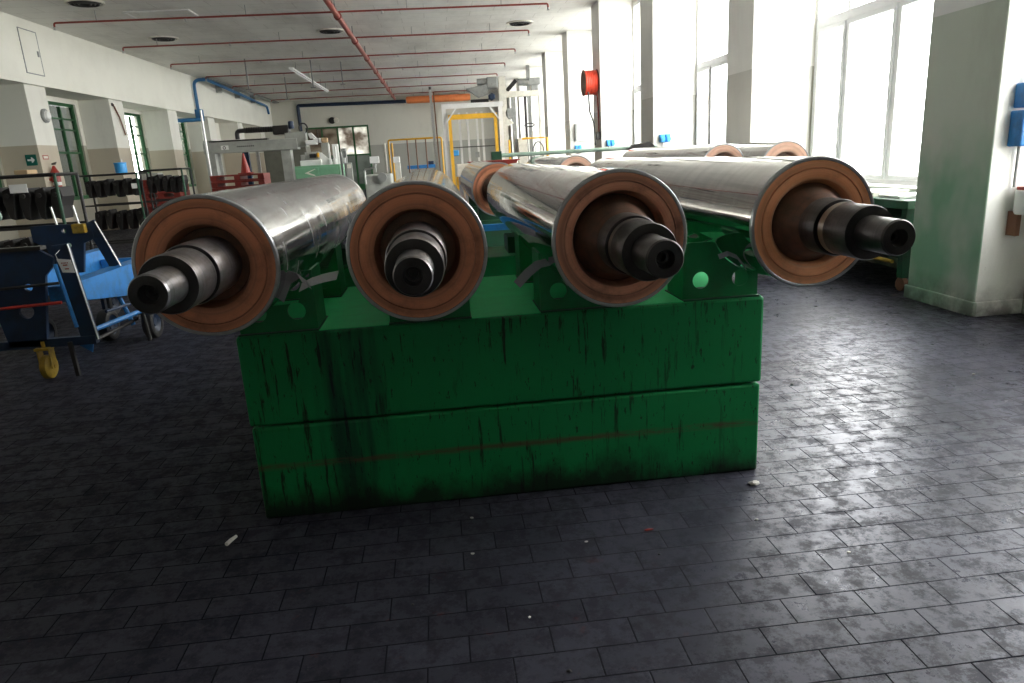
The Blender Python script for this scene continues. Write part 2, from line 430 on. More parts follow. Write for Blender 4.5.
# left outer wall with openings
LWIN = [(15.15, 18.7), (19.9, 23.12), (24.55, 28.0), (29.2, 32.6)]
w = MB(); w.box(XL - .3, XL, Y0 - .3, Y1 + .3, 0, 1.02); w.box(XL - .3, XL, Y0 - .3, Y1 + .3, 3.74, ZC)
ys = [Y0 - .3] + [y for p in LWIN for y in p] + [Y1 + .3]
for a, b in zip(ys[::2], ys[1::2]): w.box(XL - .3, XL, a, b, 1.02, 3.74)
struct(w.build('wall_left', 'wall'))
tn = 0
for i, y in enumerate(PN):
    tn += 1
    struct(MB().box(XP, XW, y, y + .9, 0, ZC).build(f'trim_{tn}', 'pier_green' if i == 1 else 'pier_right', bevel=.012))
for i, y in enumerate([4.8, 9.5, 14.15, 18.8, 23.3, 28.05, 32.75, 37.45, 42.1]):
    tn += 1
    struct(MB().box(XL, -9.6, y, y + .95, 0, 3.87).build(f'trim_{tn}', 'pier_left', bevel=.01))
tn += 1
struct(MB().box(XL, XF, Y0, Y1, 3.87, ZC).build(f'trim_{tn}', 'fascia'))
tn += 1   # damp skirting of the near pier
struct(MB().box(XP - .02, XW, 5.50, 6.44, 0, .13).build(f'trim_{tn}', 'pier_green', bevel=.01))
tn += 1   # unseen box added to shade the near pier's lower face
struct(MB().box(4.98, XW, 1.77, 5.5, 0, 1.12).build(f'trim_{tn}', 'wall', bevel=.01))
wn = 0
for i, (a, b) in enumerate(BAYS):
    a = max(a, Y0)
    wn += 1
    L = b - a
    win = MB()
    x0, x1 = XW + .02, XW + .09
    win.box(x0, x1, a, b, .98, 1.04); win.box(x0, x1, a, b, 5.13, 5.2); win.box(x0, x1, a, a + .06, 1.04, 5.13); win.box(x0, x1, b - .06, b, 1.04, 5.13)
    win.box(x0 - .01, x1, a + .06, b - .06, 3.04, 3.16)
    W = struct(win.build(f'window_{wn}', 'frame_white', bevel=.006))
    mus = [b - .80, b - 1.86, b - 2.92] if L > 3.2 else [b - .8, b - 1.86]
    edges = [b - .06] + mus + [a + .06]
    mu = MB()
    for y in mus: mu.box(x0, x1, y - .035, y + .035, 1.04, 3.04); 
    for y in mus[::1]: mu.box(x0, x1, y - .025, y + .025, 3.16, 5.13)
    mu.build('mullion', 'frame_white', W, bevel=.005)
    sf = MB()
    for k in range(len(edges) - 1):
        hi, lo = edges[k] - .035, edges[k + 1] + .035
        z0, z1 = 1.045, 3.035
        sf.box(x0 - .02, x1 - .02, lo, hi, z0, z0 + .05); sf.box(x0 - .02, x1 - .02, lo, hi, z1 - .05, z1)
        sf.box(x0 - .02, x1 - .02, lo, lo + .045, z0 + .05, z1 - .05); sf.box(x0 - .02, x1 - .02, hi - .045, hi, z0 + .05, z1 - .05)
    sf.build('sash', 'frame_white', W)
    MB().box(XW + .05, XW + .056, a + .05, b - .05, 1.03, 5.15).build('pane', 'glass', W)
    MB().box(XW - .14 if i else XW, XW + .02, a + .005, b - .005, .93, .975).build('window_sill', 'sill', W, bevel=.01)
    # portal: guides daylight sampling through the real opening
    la = bpy.data.lights.new('daylight_portal', 'AREA'); la.shape = 'RECTANGLE'; la.size = b - a; la.size_y = 4.2
    lo_ = bpy.data.objects.new('daylight_portal', la); C.objects.link(lo_)
    la.cycles.is_portal = True
    lo_.location = (XW + .12, (a + b) / 2, 3.08)
    lo_.rotation_euler = Matrix(((0, 0, 1), (1, 0, 0), (0, 1, 0))).to_euler()   # local z -> +X, light emits -z -> into hall
for i, (a, b) in enumerate(LWIN):
    wn += 1
    x0, x1 = XL - .16, XL - .06
    f = MB(); f.box(x0, x1 + .08, a, b, 1.02, 1.12); f.box(x0, x1, a, b, 3.66, 3.74); f.box(x0, x1, a, a + .1, 1.12, 3.66); f.box(x0, x1, b - .1, b, 1.12, 3.66)
    W = struct(f.build(f'window_{wn}', 'frame_green'))
    m = MB(); n = 4
    for k in range(1, n): y = a + (b - a) * k / n; m.box(x0 + .02, x1, y - .03, y + .03, 1.12, 3.64)
    for z in (2.36, 3.0, 3.3): m.box(x0 + .03, x1 - .01, a + .1, b - .1, z - (.03 if z < 2.5 else .02), z + .02)
    m.build('glazing_bar', 'frame_green', W)
    MB().box(x0 + .05, x0 + .056, a + .1, b - .1, 1.12, 3.64).build('pane', 'glass_grey' if i != 2 else 'glass', W)
    la = bpy.data.lights.new('daylight_portal', 'AREA'); la.shape = 'RECTANGLE'; la.size = b - a; la.size_y = 2.6
    if i in (1, 2, 3):
        lo_ = bpy.data.objects.new('daylight_portal', la); C.objects.link(lo_); la.cycles.is_portal = True
        lo_.location = (XL - .2, (a + b) / 2, 2.38); lo_.rotation_euler = Matrix(((0, 0, -1), (-1, 0, 0), (0, 1, 0))).to_euler()
# far green glazed double door
D = MB(); y0, y1 = Y1 - .02, Y1 + .08
D.box(DX0, DX0 + .09, y0, y1, 0, DZ); D.box(DX1 - .09, DX1, y0, y1, 0, DZ); D.box(DX0 + .09, DX1 - .09, y0, y1, DZ - .1, DZ)
dr = struct(D.build('door_1', 'frame_green'))
wd = (DX1 - DX0) / 4
m = MB()
for k in (1, 2, 3): m.box(DX0 + wd * k - .05, DX0 + wd * k + .05, y0, y1, 0, DZ - .1)
m.box(DX0 + .09, DX1 - .09, y0 + .01, y1, 2.05, 2.13); m.box(DX0 + .09, DX1 - .09, y0 + .01, y1, .0, .35)
m.build('door_leaf_frame', 'frame_green', dr)
for k in range(4):
    MB().box(DX0 + wd * k + .05, DX0 + wd * (k + 1) - .05, Y1 + .03, Y1 + .035, 2.13, DZ - .1).build('upper_pane', ('frost_brown', 'frost_brown', 'frost_light', 'frost_light')[k], dr)
    MB().box(DX0 + wd * k + .05, DX0 + wd * (k + 1) - .05, Y1 + .03, Y1 + .035, .35, 2.05).build('lower_pane', 'frost_grey', dr)
MB().tube((DX0 + 2 * wd + .1, Y1 - .06, 1.0), (DX0 + 2 * wd + .1, Y1 - .06, 1.3), .015).build('door_handle', 'brightsteel', dr)
la = bpy.data.lights.new('daylight_portal', 'AREA'); la.shape = 'RECTANGLE'; la.size = DX1 - DX0; la.size_y = DZ
lo_ = bpy.data.objects.new('daylight_portal', la); C.objects.link(lo_); la.cycles.is_portal = True
lo_.location = ((DX0 + DX1) / 2, Y1 + .2, DZ / 2); lo_.rotation_euler = (PI / 2 * -1, 0, 0)
# outside
struct(MB().box(-60, 60, -40, 90, -.5, -.25).build('floor_outside', 'yard'))
struct(MB().box(-13.2, -13, 5, 30.0, -.25, 9).build('wall_outside', 'outdoor'))

# access panel in the fascia
h = MB().box(XF, XF + .012, 18.87, 19.62, 4.13, 5.11).build('access_panel', 'fascia', bevel=.004)
tag(h, 'flush cream access hatch high in the fascia above the left aisle', 'hatch')
fr = MB(); fr.box(XF, XF + .016, 18.85, 18.87, 4.11, 5.13); fr.box(XF, XF + .016, 19.62, 19.64, 4.11, 5.13); fr.box(XF, XF + .016, 18.87, 19.62, 4.11, 4.13); fr.box(XF, XF + .016, 18.87, 19.62, 5.11, 5.13); fr.build('hatch_frame', 'greysteel', h)
MB().box(XF + .012, XF + .03, 19.5, 19.56, 4.55, 4.68).build('latch', 'greysteel', h)

# ------------------------------------------------------------------ sprinkler pipes
def branch(k, y):
    z = 5.13
    t = thing('sprinkler_pipe', LBL_B[k], 'pipe', (-2.7, y, z), 'red sprinkler branch pipes across the ceiling')
    pts = corner([(-8.55, y, z - .10), (-8.55, y, z), (3.06, y, z), (3.06, y, z - .09)], .05)
    MB().path(pts, .022, 8).build('pipe', 'pipe_red', t, smooth=True)
    for x in (-8.55, -5.6, -1.0, 3.06):
        MB().lathe([(0, .0), (0, .035), (-.03, .02), (-.06, .045), (-.07, 0)], (x, y, z - (.09 if abs(x) > 3 and x in (-8.55, 3.06) else .02)), 'Z', 10).build('sprinkler_head', 'brightsteel', t)
    for x in (-7.6, -4.2, -.4, 1.9):
        MB().tube((x, y, z), (x, y, ZC), .008, 6).build('hanger', 'greysteel', t)
LBL_B = ['nearest red sprinkler pipe crossing the ceiling, at the top edge of the photo',
         'second nearest red sprinkler pipe crossing the ceiling',
         'third red sprinkler pipe from the camera, crossing the ceiling',
         'fourth red sprinkler pipe from the camera, crossing the ceiling',
         'fifth red sprinkler pipe from the camera, crossing the ceiling',
         'sixth red sprinkler pipe from the camera, well down the hall ceiling',
         'farthest red sprinkler pipe crossing the ceiling, just before the far wall']
for k in range(7): branch(k, 18.62 + 3.72 * k)
t = thing('sprinkler_main', 'thick orange-red sprinkler main running lengthwise under the ceiling towards the far wall', 'pipe', (-2.06, 30, 5.05))
MB().tube((-2.06, Y0 + .02, 5.03), (-2.06, 43.0, 5.03), .07, 14).build('pipe', 'pipe_red', t, smooth=True)
for k in range(7):
    y = 18.62 + 3.72 * k
    MB().lathe([(-.09, .07), (-.09, .095), (.09, .095), (.09, .07)], (-2.06, y, 5.03), 'Y', 16).build('coupling', 'pipe_red', t)
    MB().box(-2.075, -2.045, y - .5, y - .47, 5.08, ZC).build('hanger', 'greysteel', t)

# ceiling vents
def vent(x, y, lab):
    t = thing('ceiling_vent', lab, 'vent', (x, y, ZC), 'round diffusers in the ceiling')
    MB().lathe([(0, .40), (-.03, .40), (-.035, .36), (-.005, .33), (0, .33)], (x, y, ZC), 'Z', 28).build('rim', 'cream', t, smooth=True)
    mb = MB()
    for r in (.28, .20, .12): mb.lathe([(-.005, r + .03), (-.05, r + .015), (-.05, r - .005), (-.005, r)], (x, y, ZC), 'Z', 24)
    mb.lathe([(-.002, .33), (-.003, .0)], (x, y, ZC), 'Z', 24)
    mb.build('louvre', 'blacksteel', t, smooth=True)
vent(-7.42, 17.75, 'round sooty ceiling vent at the top left corner of the photo')
vent(-7.45, 22.5, 'round ceiling vent left of the sprinkler main, beyond the nearest red pipe')
vent(-2.74, 22.4, 'round ceiling vent just left of the red sprinkler main')
vent(2.81, 22.4, 'round ceiling vent towards the window side of the ceiling')
vent(-2.74, 17.75, 'round ceiling vent beside the red main at the top of the photo')
vent(2.81, 17.75, 'dark round ceiling vent towards the windows at the top edge of the photo')
h = MB().box(-7.0, -5.6, 18.85, 19.5, ZC - .02, ZC).build('ceiling_hatch', 'ceiling'); tag(h, 'thin-framed rectangular hatch in the ceiling behind the nearest red pipe', 'hatch')
fr = MB(); fr.box(-7.05, -7.0, 18.8, 19.55, ZC - .03, ZC); fr.box(-5.6, -5.55, 18.8, 19.55, ZC - .03, ZC); fr.box(-7, -5.6, 18.8, 18.85, ZC - .03, ZC); fr.build('hatch_frame', 'white', h)

# long tube lamp
t = thing('ceiling_lamp', 'long slim unlit white tube fitting hanging under the ceiling on the left', 'lamp', (-4.9, 30, 5.0))
MB().box(-4.99, -4.85, 27.6, 36.5, 5.0, 5.06).build('housing', 'white', t)
MB().tube((-4.92, 27.7, 4.975), (-4.92, 36.4, 4.975), .02, 8).build('tube', 'white', t)
for y in (28.6, 31.5, 34.5, 36): MB().box(-4.93, -4.91, y, y + .02, 5.06, ZC).build('hanger', 'greysteel', t)
for k, (x, y, L) in enumerate([(-6.4, 27.2, 1.0), (-4.3, 28.2, .95), (-3.3, 29.0, .8), (-6.2, 33.0, .9)]):
    t = MB().box(x - .02, x + .02, y - .02, y + .02, ZC - L, ZC).build('drop_rod', 'greysteel')
    tag(t, ['thin grey rod hanging from the ceiling nearest the blue pipe', 'thin grey rod hanging beside the start of the tube lamp', 'thin grey rod hanging right of the tube lamp', 'thin grey rod hanging farthest back left of the tube lamp'][k], 'rod', 'thin drop rods under the ceiling')
    MB().box(x - .09, x + .09, y - .03, y + .03, ZC - L - .03, ZC - L).build('foot_plate', 'greysteel', t)

# blue conduit on the fascia
t = thing('blue_conduit', 'bright blue pipe climbing the left fascia and running along under the ceiling', 'pipe', (-9.38, 31, 4))
MB().path(corner([(-9.4, 31.0, 3.72), (-9.4, 31.0, 5.18), (-8.95, 31.2, 5.2), (-9.3, 43.2, 5.0), (-9.3, 43.4, 4.6)], .25, 5), .062, 10).build('pipe', 'pipe_blue', t, smooth=True)
MB().box(-9.5, -9.25, 30.85, 31.15, 3.7, 4.05).build('valve_box', 'pipe_blue', t)
MB().tube((-9.4, 31.0, .02), (-9.4, 31.0, 3.7), .022, 8).build('riser', 'cream', t, smooth=True)
for y in (34, 37, 40): MB().box(-9.42, -9.18, y, y + .1, 4.95, ZC).build('bracket', 'greysteel', t)
t = MB().path([(XL + .1, 30.3, 3.62), (-9.2, 30.9, 3.66)], .08, 10).build('aisle_pipe', 'pipe_blue', smooth=True)
tag(t, 'short blue pipe crossing the left aisle under the fascia beam', 'pipe')
t = thing('cable_tray', 'grey steel cable tray running beside the blue pipe at the left ceiling edge', 'cable tray', (-8.95, 37, 5.15))
MB().box(-9.15, -8.85, 31.3, 44.5, 5.24, 5.30).build('tray', 'greysteel', t)
for y in (32, 35, 38, 41, 44): MB().box(-9.02, -8.98, y, y + .04, 5.3, ZC).build('hanger', 'greysteel', t)

# ------------------------------------------------------------------ the printing rolls
def roll(name_label, x, y, z, L=3.45, r=.26, face='copper', shell='chrome', jour='journal_steel', rec='recess', hub=.165, deep=.05, group=None, front=True, cone=0., n=96):
    t = thing('printing_roll', name_label, 'roll', (x, y + L / 2, z), group)
    o = (x, y, z)
    MB().lathe([(.004, r - .014), (-.002, r - .012), (-.002, r - .004), (.003, r), (L - .003, r), (L + .002, r - .004), (L + .002, r - .014), (L - .004, r - .014)], o, 'Y', n).build('shell', shell, t, smooth=True, org=o)
    MB().lathe([(-.004, r - .013), (-.006, r - .010), (-.006, r - .002), (-.001, r + .0012), (.010, r + .0012)], o, 'Y', n).build('rim', 'rim', t, smooth=True, org=o)
    g = r * .83
    for yy, sg in ((y, 1), (y + L, -1)):
        oo = (x, yy, z)
        MB().lathe([(-.003 * sg, r - .0135), (-.003 * sg, g + .002), (.004 * sg, g + .0005), (.004 * sg, g - .0015), (-.003 * sg, g - .003), (-.003 * sg, hub + .012), (.001 * sg, hub + .004), (deep * sg, hub - .012)], oo, 'Y', n).build('end_face', face, t, smooth=True, org=oo)
        if cone:
            MB().lathe([(deep * sg, hub - .010), (deep * .7 * sg, hub - .018), (deep * .3 * sg, .142), (-.03 * sg, .124), (-.075 * sg, .114), (-.09 * sg, .108), (deep * sg, .10)], oo, 'Y', n).build('hub', rec, t, smooth=True, org=oo)
        else:
            MB().lathe([(deep * sg, hub - .011), ((deep - .004) * sg, .135), (deep * sg, .10)], oo, 'Y', n).build('hub', rec, t, smooth=True, org=oo)
        # stepped journal with a bored tip
        j = MB().lathe([(deep * sg, .107), (-.185 * sg, .107), (-.192 * sg, .103), (-.192 * sg, .088), (-.206 * sg, .088), (-.206 * sg, .094), (-.21 * sg, .0965), (-.375 * sg, .0965), (-.385 * sg, .093), (-.385 * sg, .062),
                    (-.39 * sg, .0605), (-.538 * sg, .0605), (-.545 * sg, .056), (-.545 * sg, .030), (-.535 * sg, .026), (-.50 * sg, .024), (-.50 * sg, .016), (-.47 * sg, .014), (-.47 * sg, 0)], oo, 'Y', 72).build('journal', jour, t, smooth=True, org=oo)
        j.data.materials.append(M['tip_face'])
        for p in j.data.polygons:
            if abs(p.normal.y) > .9: p.material_index = 1
        if cone and sg == 1:
            MB().lathe([(-.213, .096), (-.213, .0975), (-.245, .0975), (-.245, .096)], oo, 'Y', 72).build('polished_band', 'band', j, smooth=True, org=oo)
    return t
RG = 'chromed printing rolls on the front stand'
roll('hazy chromed roll with copper-brown end, leftmost of the four on the green stand', -.867, 2.66, 1.263, shell='chrome_dull', jour='journal_steel', hub=.150, deep=.07, group=RG)
roll('chromed roll seen almost end-on, second from the left on the green stand', -.095, 2.62, 1.267, jour='journal_steel', hub=.155, deep=.09, group=RG)
roll('chromed roll with dull brown end and black shaft, third on the green stand', .667, 2.60, 1.266, face='copper_dull', jour='journal_dark', hub=.178, deep=.07, group=RG, cone=.5)
roll('chromed roll with bright copper end, rightmost of the four on the green stand', 1.485, 2.70, 1.264, face='copper_bright', jour='journal_dark', hub=.170, deep=.03, group=RG, cone=1.)
RB = 'chromed printing rolls in the rows behind'
roll('chromed roll behind the third front roll, its copper end half hidden', .60, 7.19, 1.262, L=3.4, r=.267, jour='journal_dark', hub=.17, group=RB)
roll('chromed roll in the rear rows, its copper rim just showing over the third front roll', 1.79, 9.2, 1.277, L=3.4, face='copper_pale', group=RB)
roll('rear chromed roll, left of the two copper ends peeping over the rightmost front roll', 3.22, 7.86, 1.318, L=3.6, face='copper_pale', group=RB)
roll('rear chromed roll, right of the two copper ends peeping over the rightmost front roll', 3.80, 7.55, 1.29, L=3.6, r=.283, face='copper_pale', group=RB)

# ------------------------------------------------------------------ green stand
SX0, SX1, SY = -.940, 1.482, 3.09
t = thing('roll_stand', 'heavy green enamelled steel stand carrying the four front rolls', 'stand', (.27, 3.6, 0))
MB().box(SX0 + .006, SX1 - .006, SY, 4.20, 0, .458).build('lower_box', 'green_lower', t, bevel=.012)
MB().box(SX0, SX1, SY, 4.20, .466, .89).build('upper_box', 'green_upper', t, bevel=.014)
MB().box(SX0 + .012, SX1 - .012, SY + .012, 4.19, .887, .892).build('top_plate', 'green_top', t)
MB().box(SX0 + .03, SX1 - .03, SY + .03, 4.17, .457, .467).build('spacer_strip', 'blacksteel', t)
ROLLS = [(-.867, 1.263), (-.095, 1.267), (.667, 1.266), (1.485, 1.264)]
def cradle(x0, x1, cx, cz, y0, y1, nm='cradle_plate'):
    R_ = .2615
    zt = 1.16
    pts = [(x0, .89), (x1, .89)]
    N = 24
    top = []
    for k in range(N + 1):
        x = x1 + (x0 - x1) * k / N; d = abs(x - cx)
        z = zt
        if d < R_: z = min(zt, cz - math.sqrt(R_ * R_ - d * d) - .002)
        top.append((x, max(z, .93)))
    hx = [x0 + .085, x1 - .085]
    hol = [(q, .982, .040) for q in hx]
    pl = MB().prism(pts + top, y0, y0 + .012, holes=hol).build(nm, 'green', t)
    for a, b in ((x0, x0 + .012), (x1 - .012, x1)):
        i = top[-1][1] if a == x0 else top[0][1]
        MB().box(a, b, y0 + .012, y1 - .012, .89, i).build('side_flange', 'green', t)
    MB().box(x0 - .004, x1 + .004, y0 - .02, y1 + .02, .89, .897).build('foot_flange', 'dkgreen', t)
for (x0, x1), (cx, cz) in zip([(-.922, -.582), (-.264, .100), (.424, .80), (1.097, 1.457)], ROLLS):
    cradle(x0, x1, cx, cz, 3.12, 3.36)
    cradle(x0, x1, cx, cz, 3.90, 4.14)
# rear pedestal
MB().box(SX0, SX1, 5.1, 5.7, 0, .88).build('rear_box', 'green', t, bevel=.012)
for x in (SX0 + .1, SX1 - .1): MB().box(x - .06, x + .06, 4.2, 5.1, .1, .3).build('tie_beam', 'dkgreen', t)
for (x0, x1), (cx, cz) in zip([(-1.05, -.69), (-.275, .085), (.487, .847), (1.25, 1.455)], ROLLS):
    MB().box(x0, x1, 5.25, 5.55, .88, 1.0).build('rear_rest', 'dkgreen', t)

# second rack behind
t = thing('roll_rack', 'dark green steel rack carrying the rear rolls behind the front stand', 'stand', (2.2, 8.6, 0))
for y in (7.9, 10.2):
    MB().box(.2, 4.15, y, y + .3, .1, .90).build('cross_beam', 'dkgreen', t, bevel=.01)
    for x, zc, rr in ((.60, 1.262, .267), (1.79, 1.277, .26), (3.22, 1.318, .26), (3.80, 1.29, .283)):
        if x == 1.79 and y < 9: continue
        MB().prism([(x - .17, .90), (x + .17, .90), (x + .17, zc - rr + .05), (x + .10, zc - rr + .012), (x, zc - rr), (x - .10, zc - rr + .012), (x - .17, zc - rr + .05)], y + .05, y + .25).build('roll_rest', 'dkgreen', t)
    for x in (.3, 2.1, 4.0): MB().box(x - .06, x + .06, y + .05, y + .25, 0, .1).build('foot', 'blacksteel', t)
MB().box(-.2, 2.4, 6.74, 6.80, .90, .96).build('blue_rail', 'blue', t)
for x in (-.15, 2.3): MB().box(x, x + .06, 6.74, 6.80, 0, .90).build('rail_post', 'blue', t)
# paper strips stuck under the rolls
def strip(pts, wdt, lab, up=(0, 1, 0), mat='paper'):
    mb = MB(); pts = [Vector(p) for p in pts]; prev = None; upv = Vector(up)
    rows = []
    for i, p in enumerate(pts):
        rows.append([mb.bm.verts.new(p - upv * wdt / 2), mb.bm.verts.new(p + upv * wdt / 2)])
    for i in range(len(rows) - 1): mb.bm.faces.new((rows[i][0], rows[i][1], rows[i + 1][1], rows[i + 1][0]))
    o = mb.build('paper_strip', mat)
    s = o.modifiers.new('thick', 'SOLIDIFY'); s.thickness = .0015
    tag(o, lab, 'paper', 'loose paper strips under the front rolls'); return o
strip([(-.66, 2.80, 1.10), (-.62, 2.79, 1.175), (-.585, 2.78, 1.195), (-.555, 2.77, 1.185), (-.54, 2.77, 1.15)], .05, 'short curled grey paper strip under the leftmost roll', (.62, .3, -.7))
strip([(-.575, 2.82, 1.135), (-.53, 2.81, 1.155), (-.47, 2.80, 1.17), (-.42, 2.79, 1.178)], .05, 'flat grey paper strip sticking out to the right under the leftmost roll', (.2, .7, .6))
strip([(.50, 2.88, 1.063), (.43, 2.86, 1.16), (.385, 2.85, 1.155), (.34, 2.84, 1.125), (.29, 2.83, 1.08)], .055, 'curved grey paper strip hanging left of the third roll', (.5, .5, -.6))
strip([(1.30, 2.90, 1.065), (1.25, 2.88, 1.12), (1.205, 2.87, 1.14), (1.16, 2.86, 1.13)], .05, 'curled grey paper strip under the left side of the rightmost roll', (.4, .6, -.5))

# ------------------------------------------------------------------ debris on the floor
deb = [(1.392, 2.945, .019, 'largest white stone chip, on the floor by the right corner of the green stand'),
       (1.26, 2.63, .007, 'small pale chip on the floor in front of the right corner of the stand'),
       (.03, 2.90, .008, 'small pale chip close to the front face of the green stand'),
       (.50, 2.60, .007, 'pale chip on the floor below the third roll'),
       (.02, 2.60, .008, 'pale chip on the floor in front of the middle of the stand'),
       (1.50, 2.32, .006, 'tiny pale chip on the worn bricks in the right foreground'),
       (-.22, 2.30, .006, 'dark crumb on the floor left of the reddest brick stain'),
       (.20, 2.15, .006, 'tiny pale chip lying on the red-stained brick'),
       (.29, 1.86, .008, 'dark crumb on the floor at the bottom edge of the photo'),
       (3.46, 4.13, .011, 'pale chip on the floor near the foot of the damp green pier'),
       (2.25, 4.25, .010, 'dark crumb on the bright strip of floor right of the stand'),
       (.77, 2.45, .006, 'dark crumb on the floor in front of the third roll')]
for k, (x, y, r, lab) in enumerate(deb):
    o = MB().blob((x, y, r * .5), r, k, 2 if r > .015 else 1, (1.2, .9, .6)).build('floor_chip', 'black' if 'dark' in lab else 'stone', smooth=False)
    tag(o, lab, 'debris', 'chips and crumbs on the brick floor')
o = MB().path([(-1.055, 2.88, .009), (-1.045, 2.91, .010), (-1.03, 2.945, .009)], .009, 8, .007).build('cigarette_end', 'stone', smooth=True); tag(o, 'pale cigarette end on the dark floor left of the stand', 'cigarette end')
o = MB().blob((.78, 2.64, .004), .012, 44, 1, (1.9, .6, .3)).build('wood_splinter', 'redpl'); tag(o, 'small reddish splinter on the floor in front of the third roll', 'debris')

# ------------------------------------------------------------------ blue roll trolleys at left
def trolley():
    t = thing('roll_trolley', 'greasy blue steel roll trolley with one yellow caster, nearest at the left edge', 'trolley', (-3.6, 7.2, 0))
    # near end plate, an upright funnel shape with holes
    MB().prism([(-3.98, 1.08), (-3.24, 1.08), (-3.13, 1.0), (-3.15, .93), (-3.22, .86), (-3.28, .55), (-3.33, .28), (-3.62, .28), (-3.66, .55), (-3.78, .86), (-3.98, .95)], 5.99, 6.03, holes=[(-3.37, .775, .032), (-3.43, .58, .06)]).build('end_plate', 'navy', t, bevel=.004)
    MB().box(-4.0, -3.2, 5.97, 6.06, 1.07, 1.10).build('top_flange', 'blacksteel', t)
    # leaning leg to the right
    MB().bar((-3.07, 6.02, 1.10), (-2.99, 6.02, .30), .13, .035, (0, 1, 0)).build('leaning_leg', 'navy', t)
    MB().bar((-3.002, 6.00, 1.10), (-2.922, 6.00, .30), .005, .02, (0, 1, 0)).build('leg_edge', 'brightsteel', t)
    MB().bar((-3.95, 6.02, .30), (-2.94, 6.02, .30), .06, .07).build('base_bar', 'navy', t)
    # red and black tie rods across the front
    MB().tube((-4.2, 5.95, .60), (-3.12, 5.95, .64), .013, 8).build('red_rod', 'red', t, smooth=True)
    MB().tube((-4.2, 5.94, .76), (-3.1, 5.94, .80), .012, 8).build('dark_rod', 'blacksteel', t, smooth=True)
    MB().tube((-3.12, 5.98, .95), (-3.06, 5.98, .42), .016, 8).build('blue_rod', 'blue', t, smooth=True)
    # long side beams deepening towards the back
    for x, nm in ((-3.1, 'side_beam'), (-4.12, 'side_beam')):
        MB().prism([(6.05, .76), (9.2, .76), (9.2, .42), (7.2, .46), (6.2, .60), (6.05, .64)], x - .16, x, 'YZ').build(nm, 'blue', t, bevel=.006)
    MB().bar((-4.1, 8.9, .60), (-3.15, 8.9, .60), .08, .1).build('cross_bar', 'blue', t)
    # far end plate with leg
    MB().prism([(-3.90, 1.19), (-3.34, 1.19), (-3.34, 1.04), (-3.44, 1.0), (-3.50, .72), (-3.72, .72), (-3.80, 1.0), (-3.90, 1.04)], 7.18, 7.22, holes=[(-3.60, 1.13, .022), (-3.58, .99, .022)]).build('end_plate', 'navy', t, bevel=.004)
    MB().bar((-3.36, 7.2, 1.20), (-3.20, 7.2, .76), .10, .03, (0, 1, 0)).build('leaning_leg', 'navy', t)
    MB().bar((-3.30, 7.18, 1.20), (-3.145, 7.18, .76), .005, .02, (0, 1, 0)).build('leg_edge', 'brightsteel', t)
    MB().box(-3.50, -3.38, 7.12, 7.18, 1.10, 1.19).build('yellow_block', 'yel_dark', t, bevel=.01)
    for k, x in enumerate((-4.0, -3.78)):
        MB().tube((x, 6.1, 1.10), (x - .03, 6.1, 1.38), .012, 8).build('pin', 'brightsteel', t, smooth=True)
    for x in (-3.66, -3.46): MB().tube((x, 7.2, 1.19), (x - .02, 7.2, 1.36), .010, 8).build('pin', 'brightsteel', t, smooth=True)
    # lower frame
    MB().tube((-3.0, 6.1, .36), (-2.78, 7.25, .38), .022, 8).build('frame_tube', 'blue', t, smooth=True)
    MB().tube((-3.05, 6.5, .44), (-2.85, 7.3, .44), .014, 8).build('frame_tube', 'navy', t, smooth=True)
    MB().tube((-3.22, 7.1, .60), (-3.10, 7.1, .18), .022, 8).build('strut', 'blue', t, smooth=True)
    MB().tube((-3.12, 6.25, .22), (-3.10, 7.2, .22), .018, 8).build('strut', 'blacksteel', t, smooth=True)
    MB().tube((-2.98, 7.0, .62), (-2.93, 7.0, .03), .022, 8).build('strut', 'blacksteel', t, smooth=True)
    MB().tube((-3.1, 7.4, .42), (-3.02, 7.4, .03), .02, 8).build('strut', 'blacksteel', t, smooth=True)
    MB().prism([(-3.18, .30), (-2.98, .34), (-3.02, .18)], 6.06, 6.07).build('gusset', 'blue', t)
    # yellow caster
    cx, cy = -3.36, 6.0
    f = MB(); f.box(cx - .055, cx + .055, cy - .06, cy + .06, .25, .27); f.box(cx - .05, cx - .042, cy - .04, cy + .04, .09, .25); f.box(cx + .042, cx + .05, cy - .04, cy + .04, .09, .25); f.tube((cx - .055, cy, .10), (cx + .055, cy, .10), .015, 10)
    fk = f.build('caster_fork', 'yel_dark', t)
    MB().lathe([(-.035, .0), (-.035, .06), (-.03, .09), (-.022, .10), (.022, .10), (.03, .09), (.035, .06), (.035, 0)], (cx, cy, .10), 'X', 28).build('caster_wheel', 'yel_dark', t, smooth=True)
    MB().tube((cx, cy, .27), (cx, cy, .32), .02, 10).build('caster_stem', 'yel_dark', t)
    MB().bar((-3.14, 5.98, .30), (-3.12, 5.96, .01), .03, .03).build('stay', 'blacksteel', t)
    # rubber-tyred wheels
    for x, y in ((-3.42, 7.28), (-2.98, 7.25), (-4.0, 8.7), (-3.25, 8.9), (-3.95, 7.1)):
        wh = MB().lathe([(-.05, .10), (-.055, .13), (-.045, .155), (-.02, .165), (.02, .165), (.045, .155), (.055, .13), (.05, .10)], (x, y, .165), 'X', 28, closed=True).build('tyre', 'black', t, smooth=True)
        MB().lathe([(-.03, 0), (-.03, .04), (-.015, .05), (-.03, .08), (-.045, .10), (.045, .10), (.03, .08), (.015, .05), (.03, .04), (.03, 0)], (x, y, .165), 'X', 20).build('wheel_rim', 'navy', wh, smooth=True)
        MB().bar((x, y, .165), (x, y, .5), .03, .05).build('wheel_arm', 'navy', t)
    return t
trolley()
tg = thing('paper_tag', 'white paper tag with red lettering tied to the near blue trolley', 'tag', (-3.03, 5.90, .93))
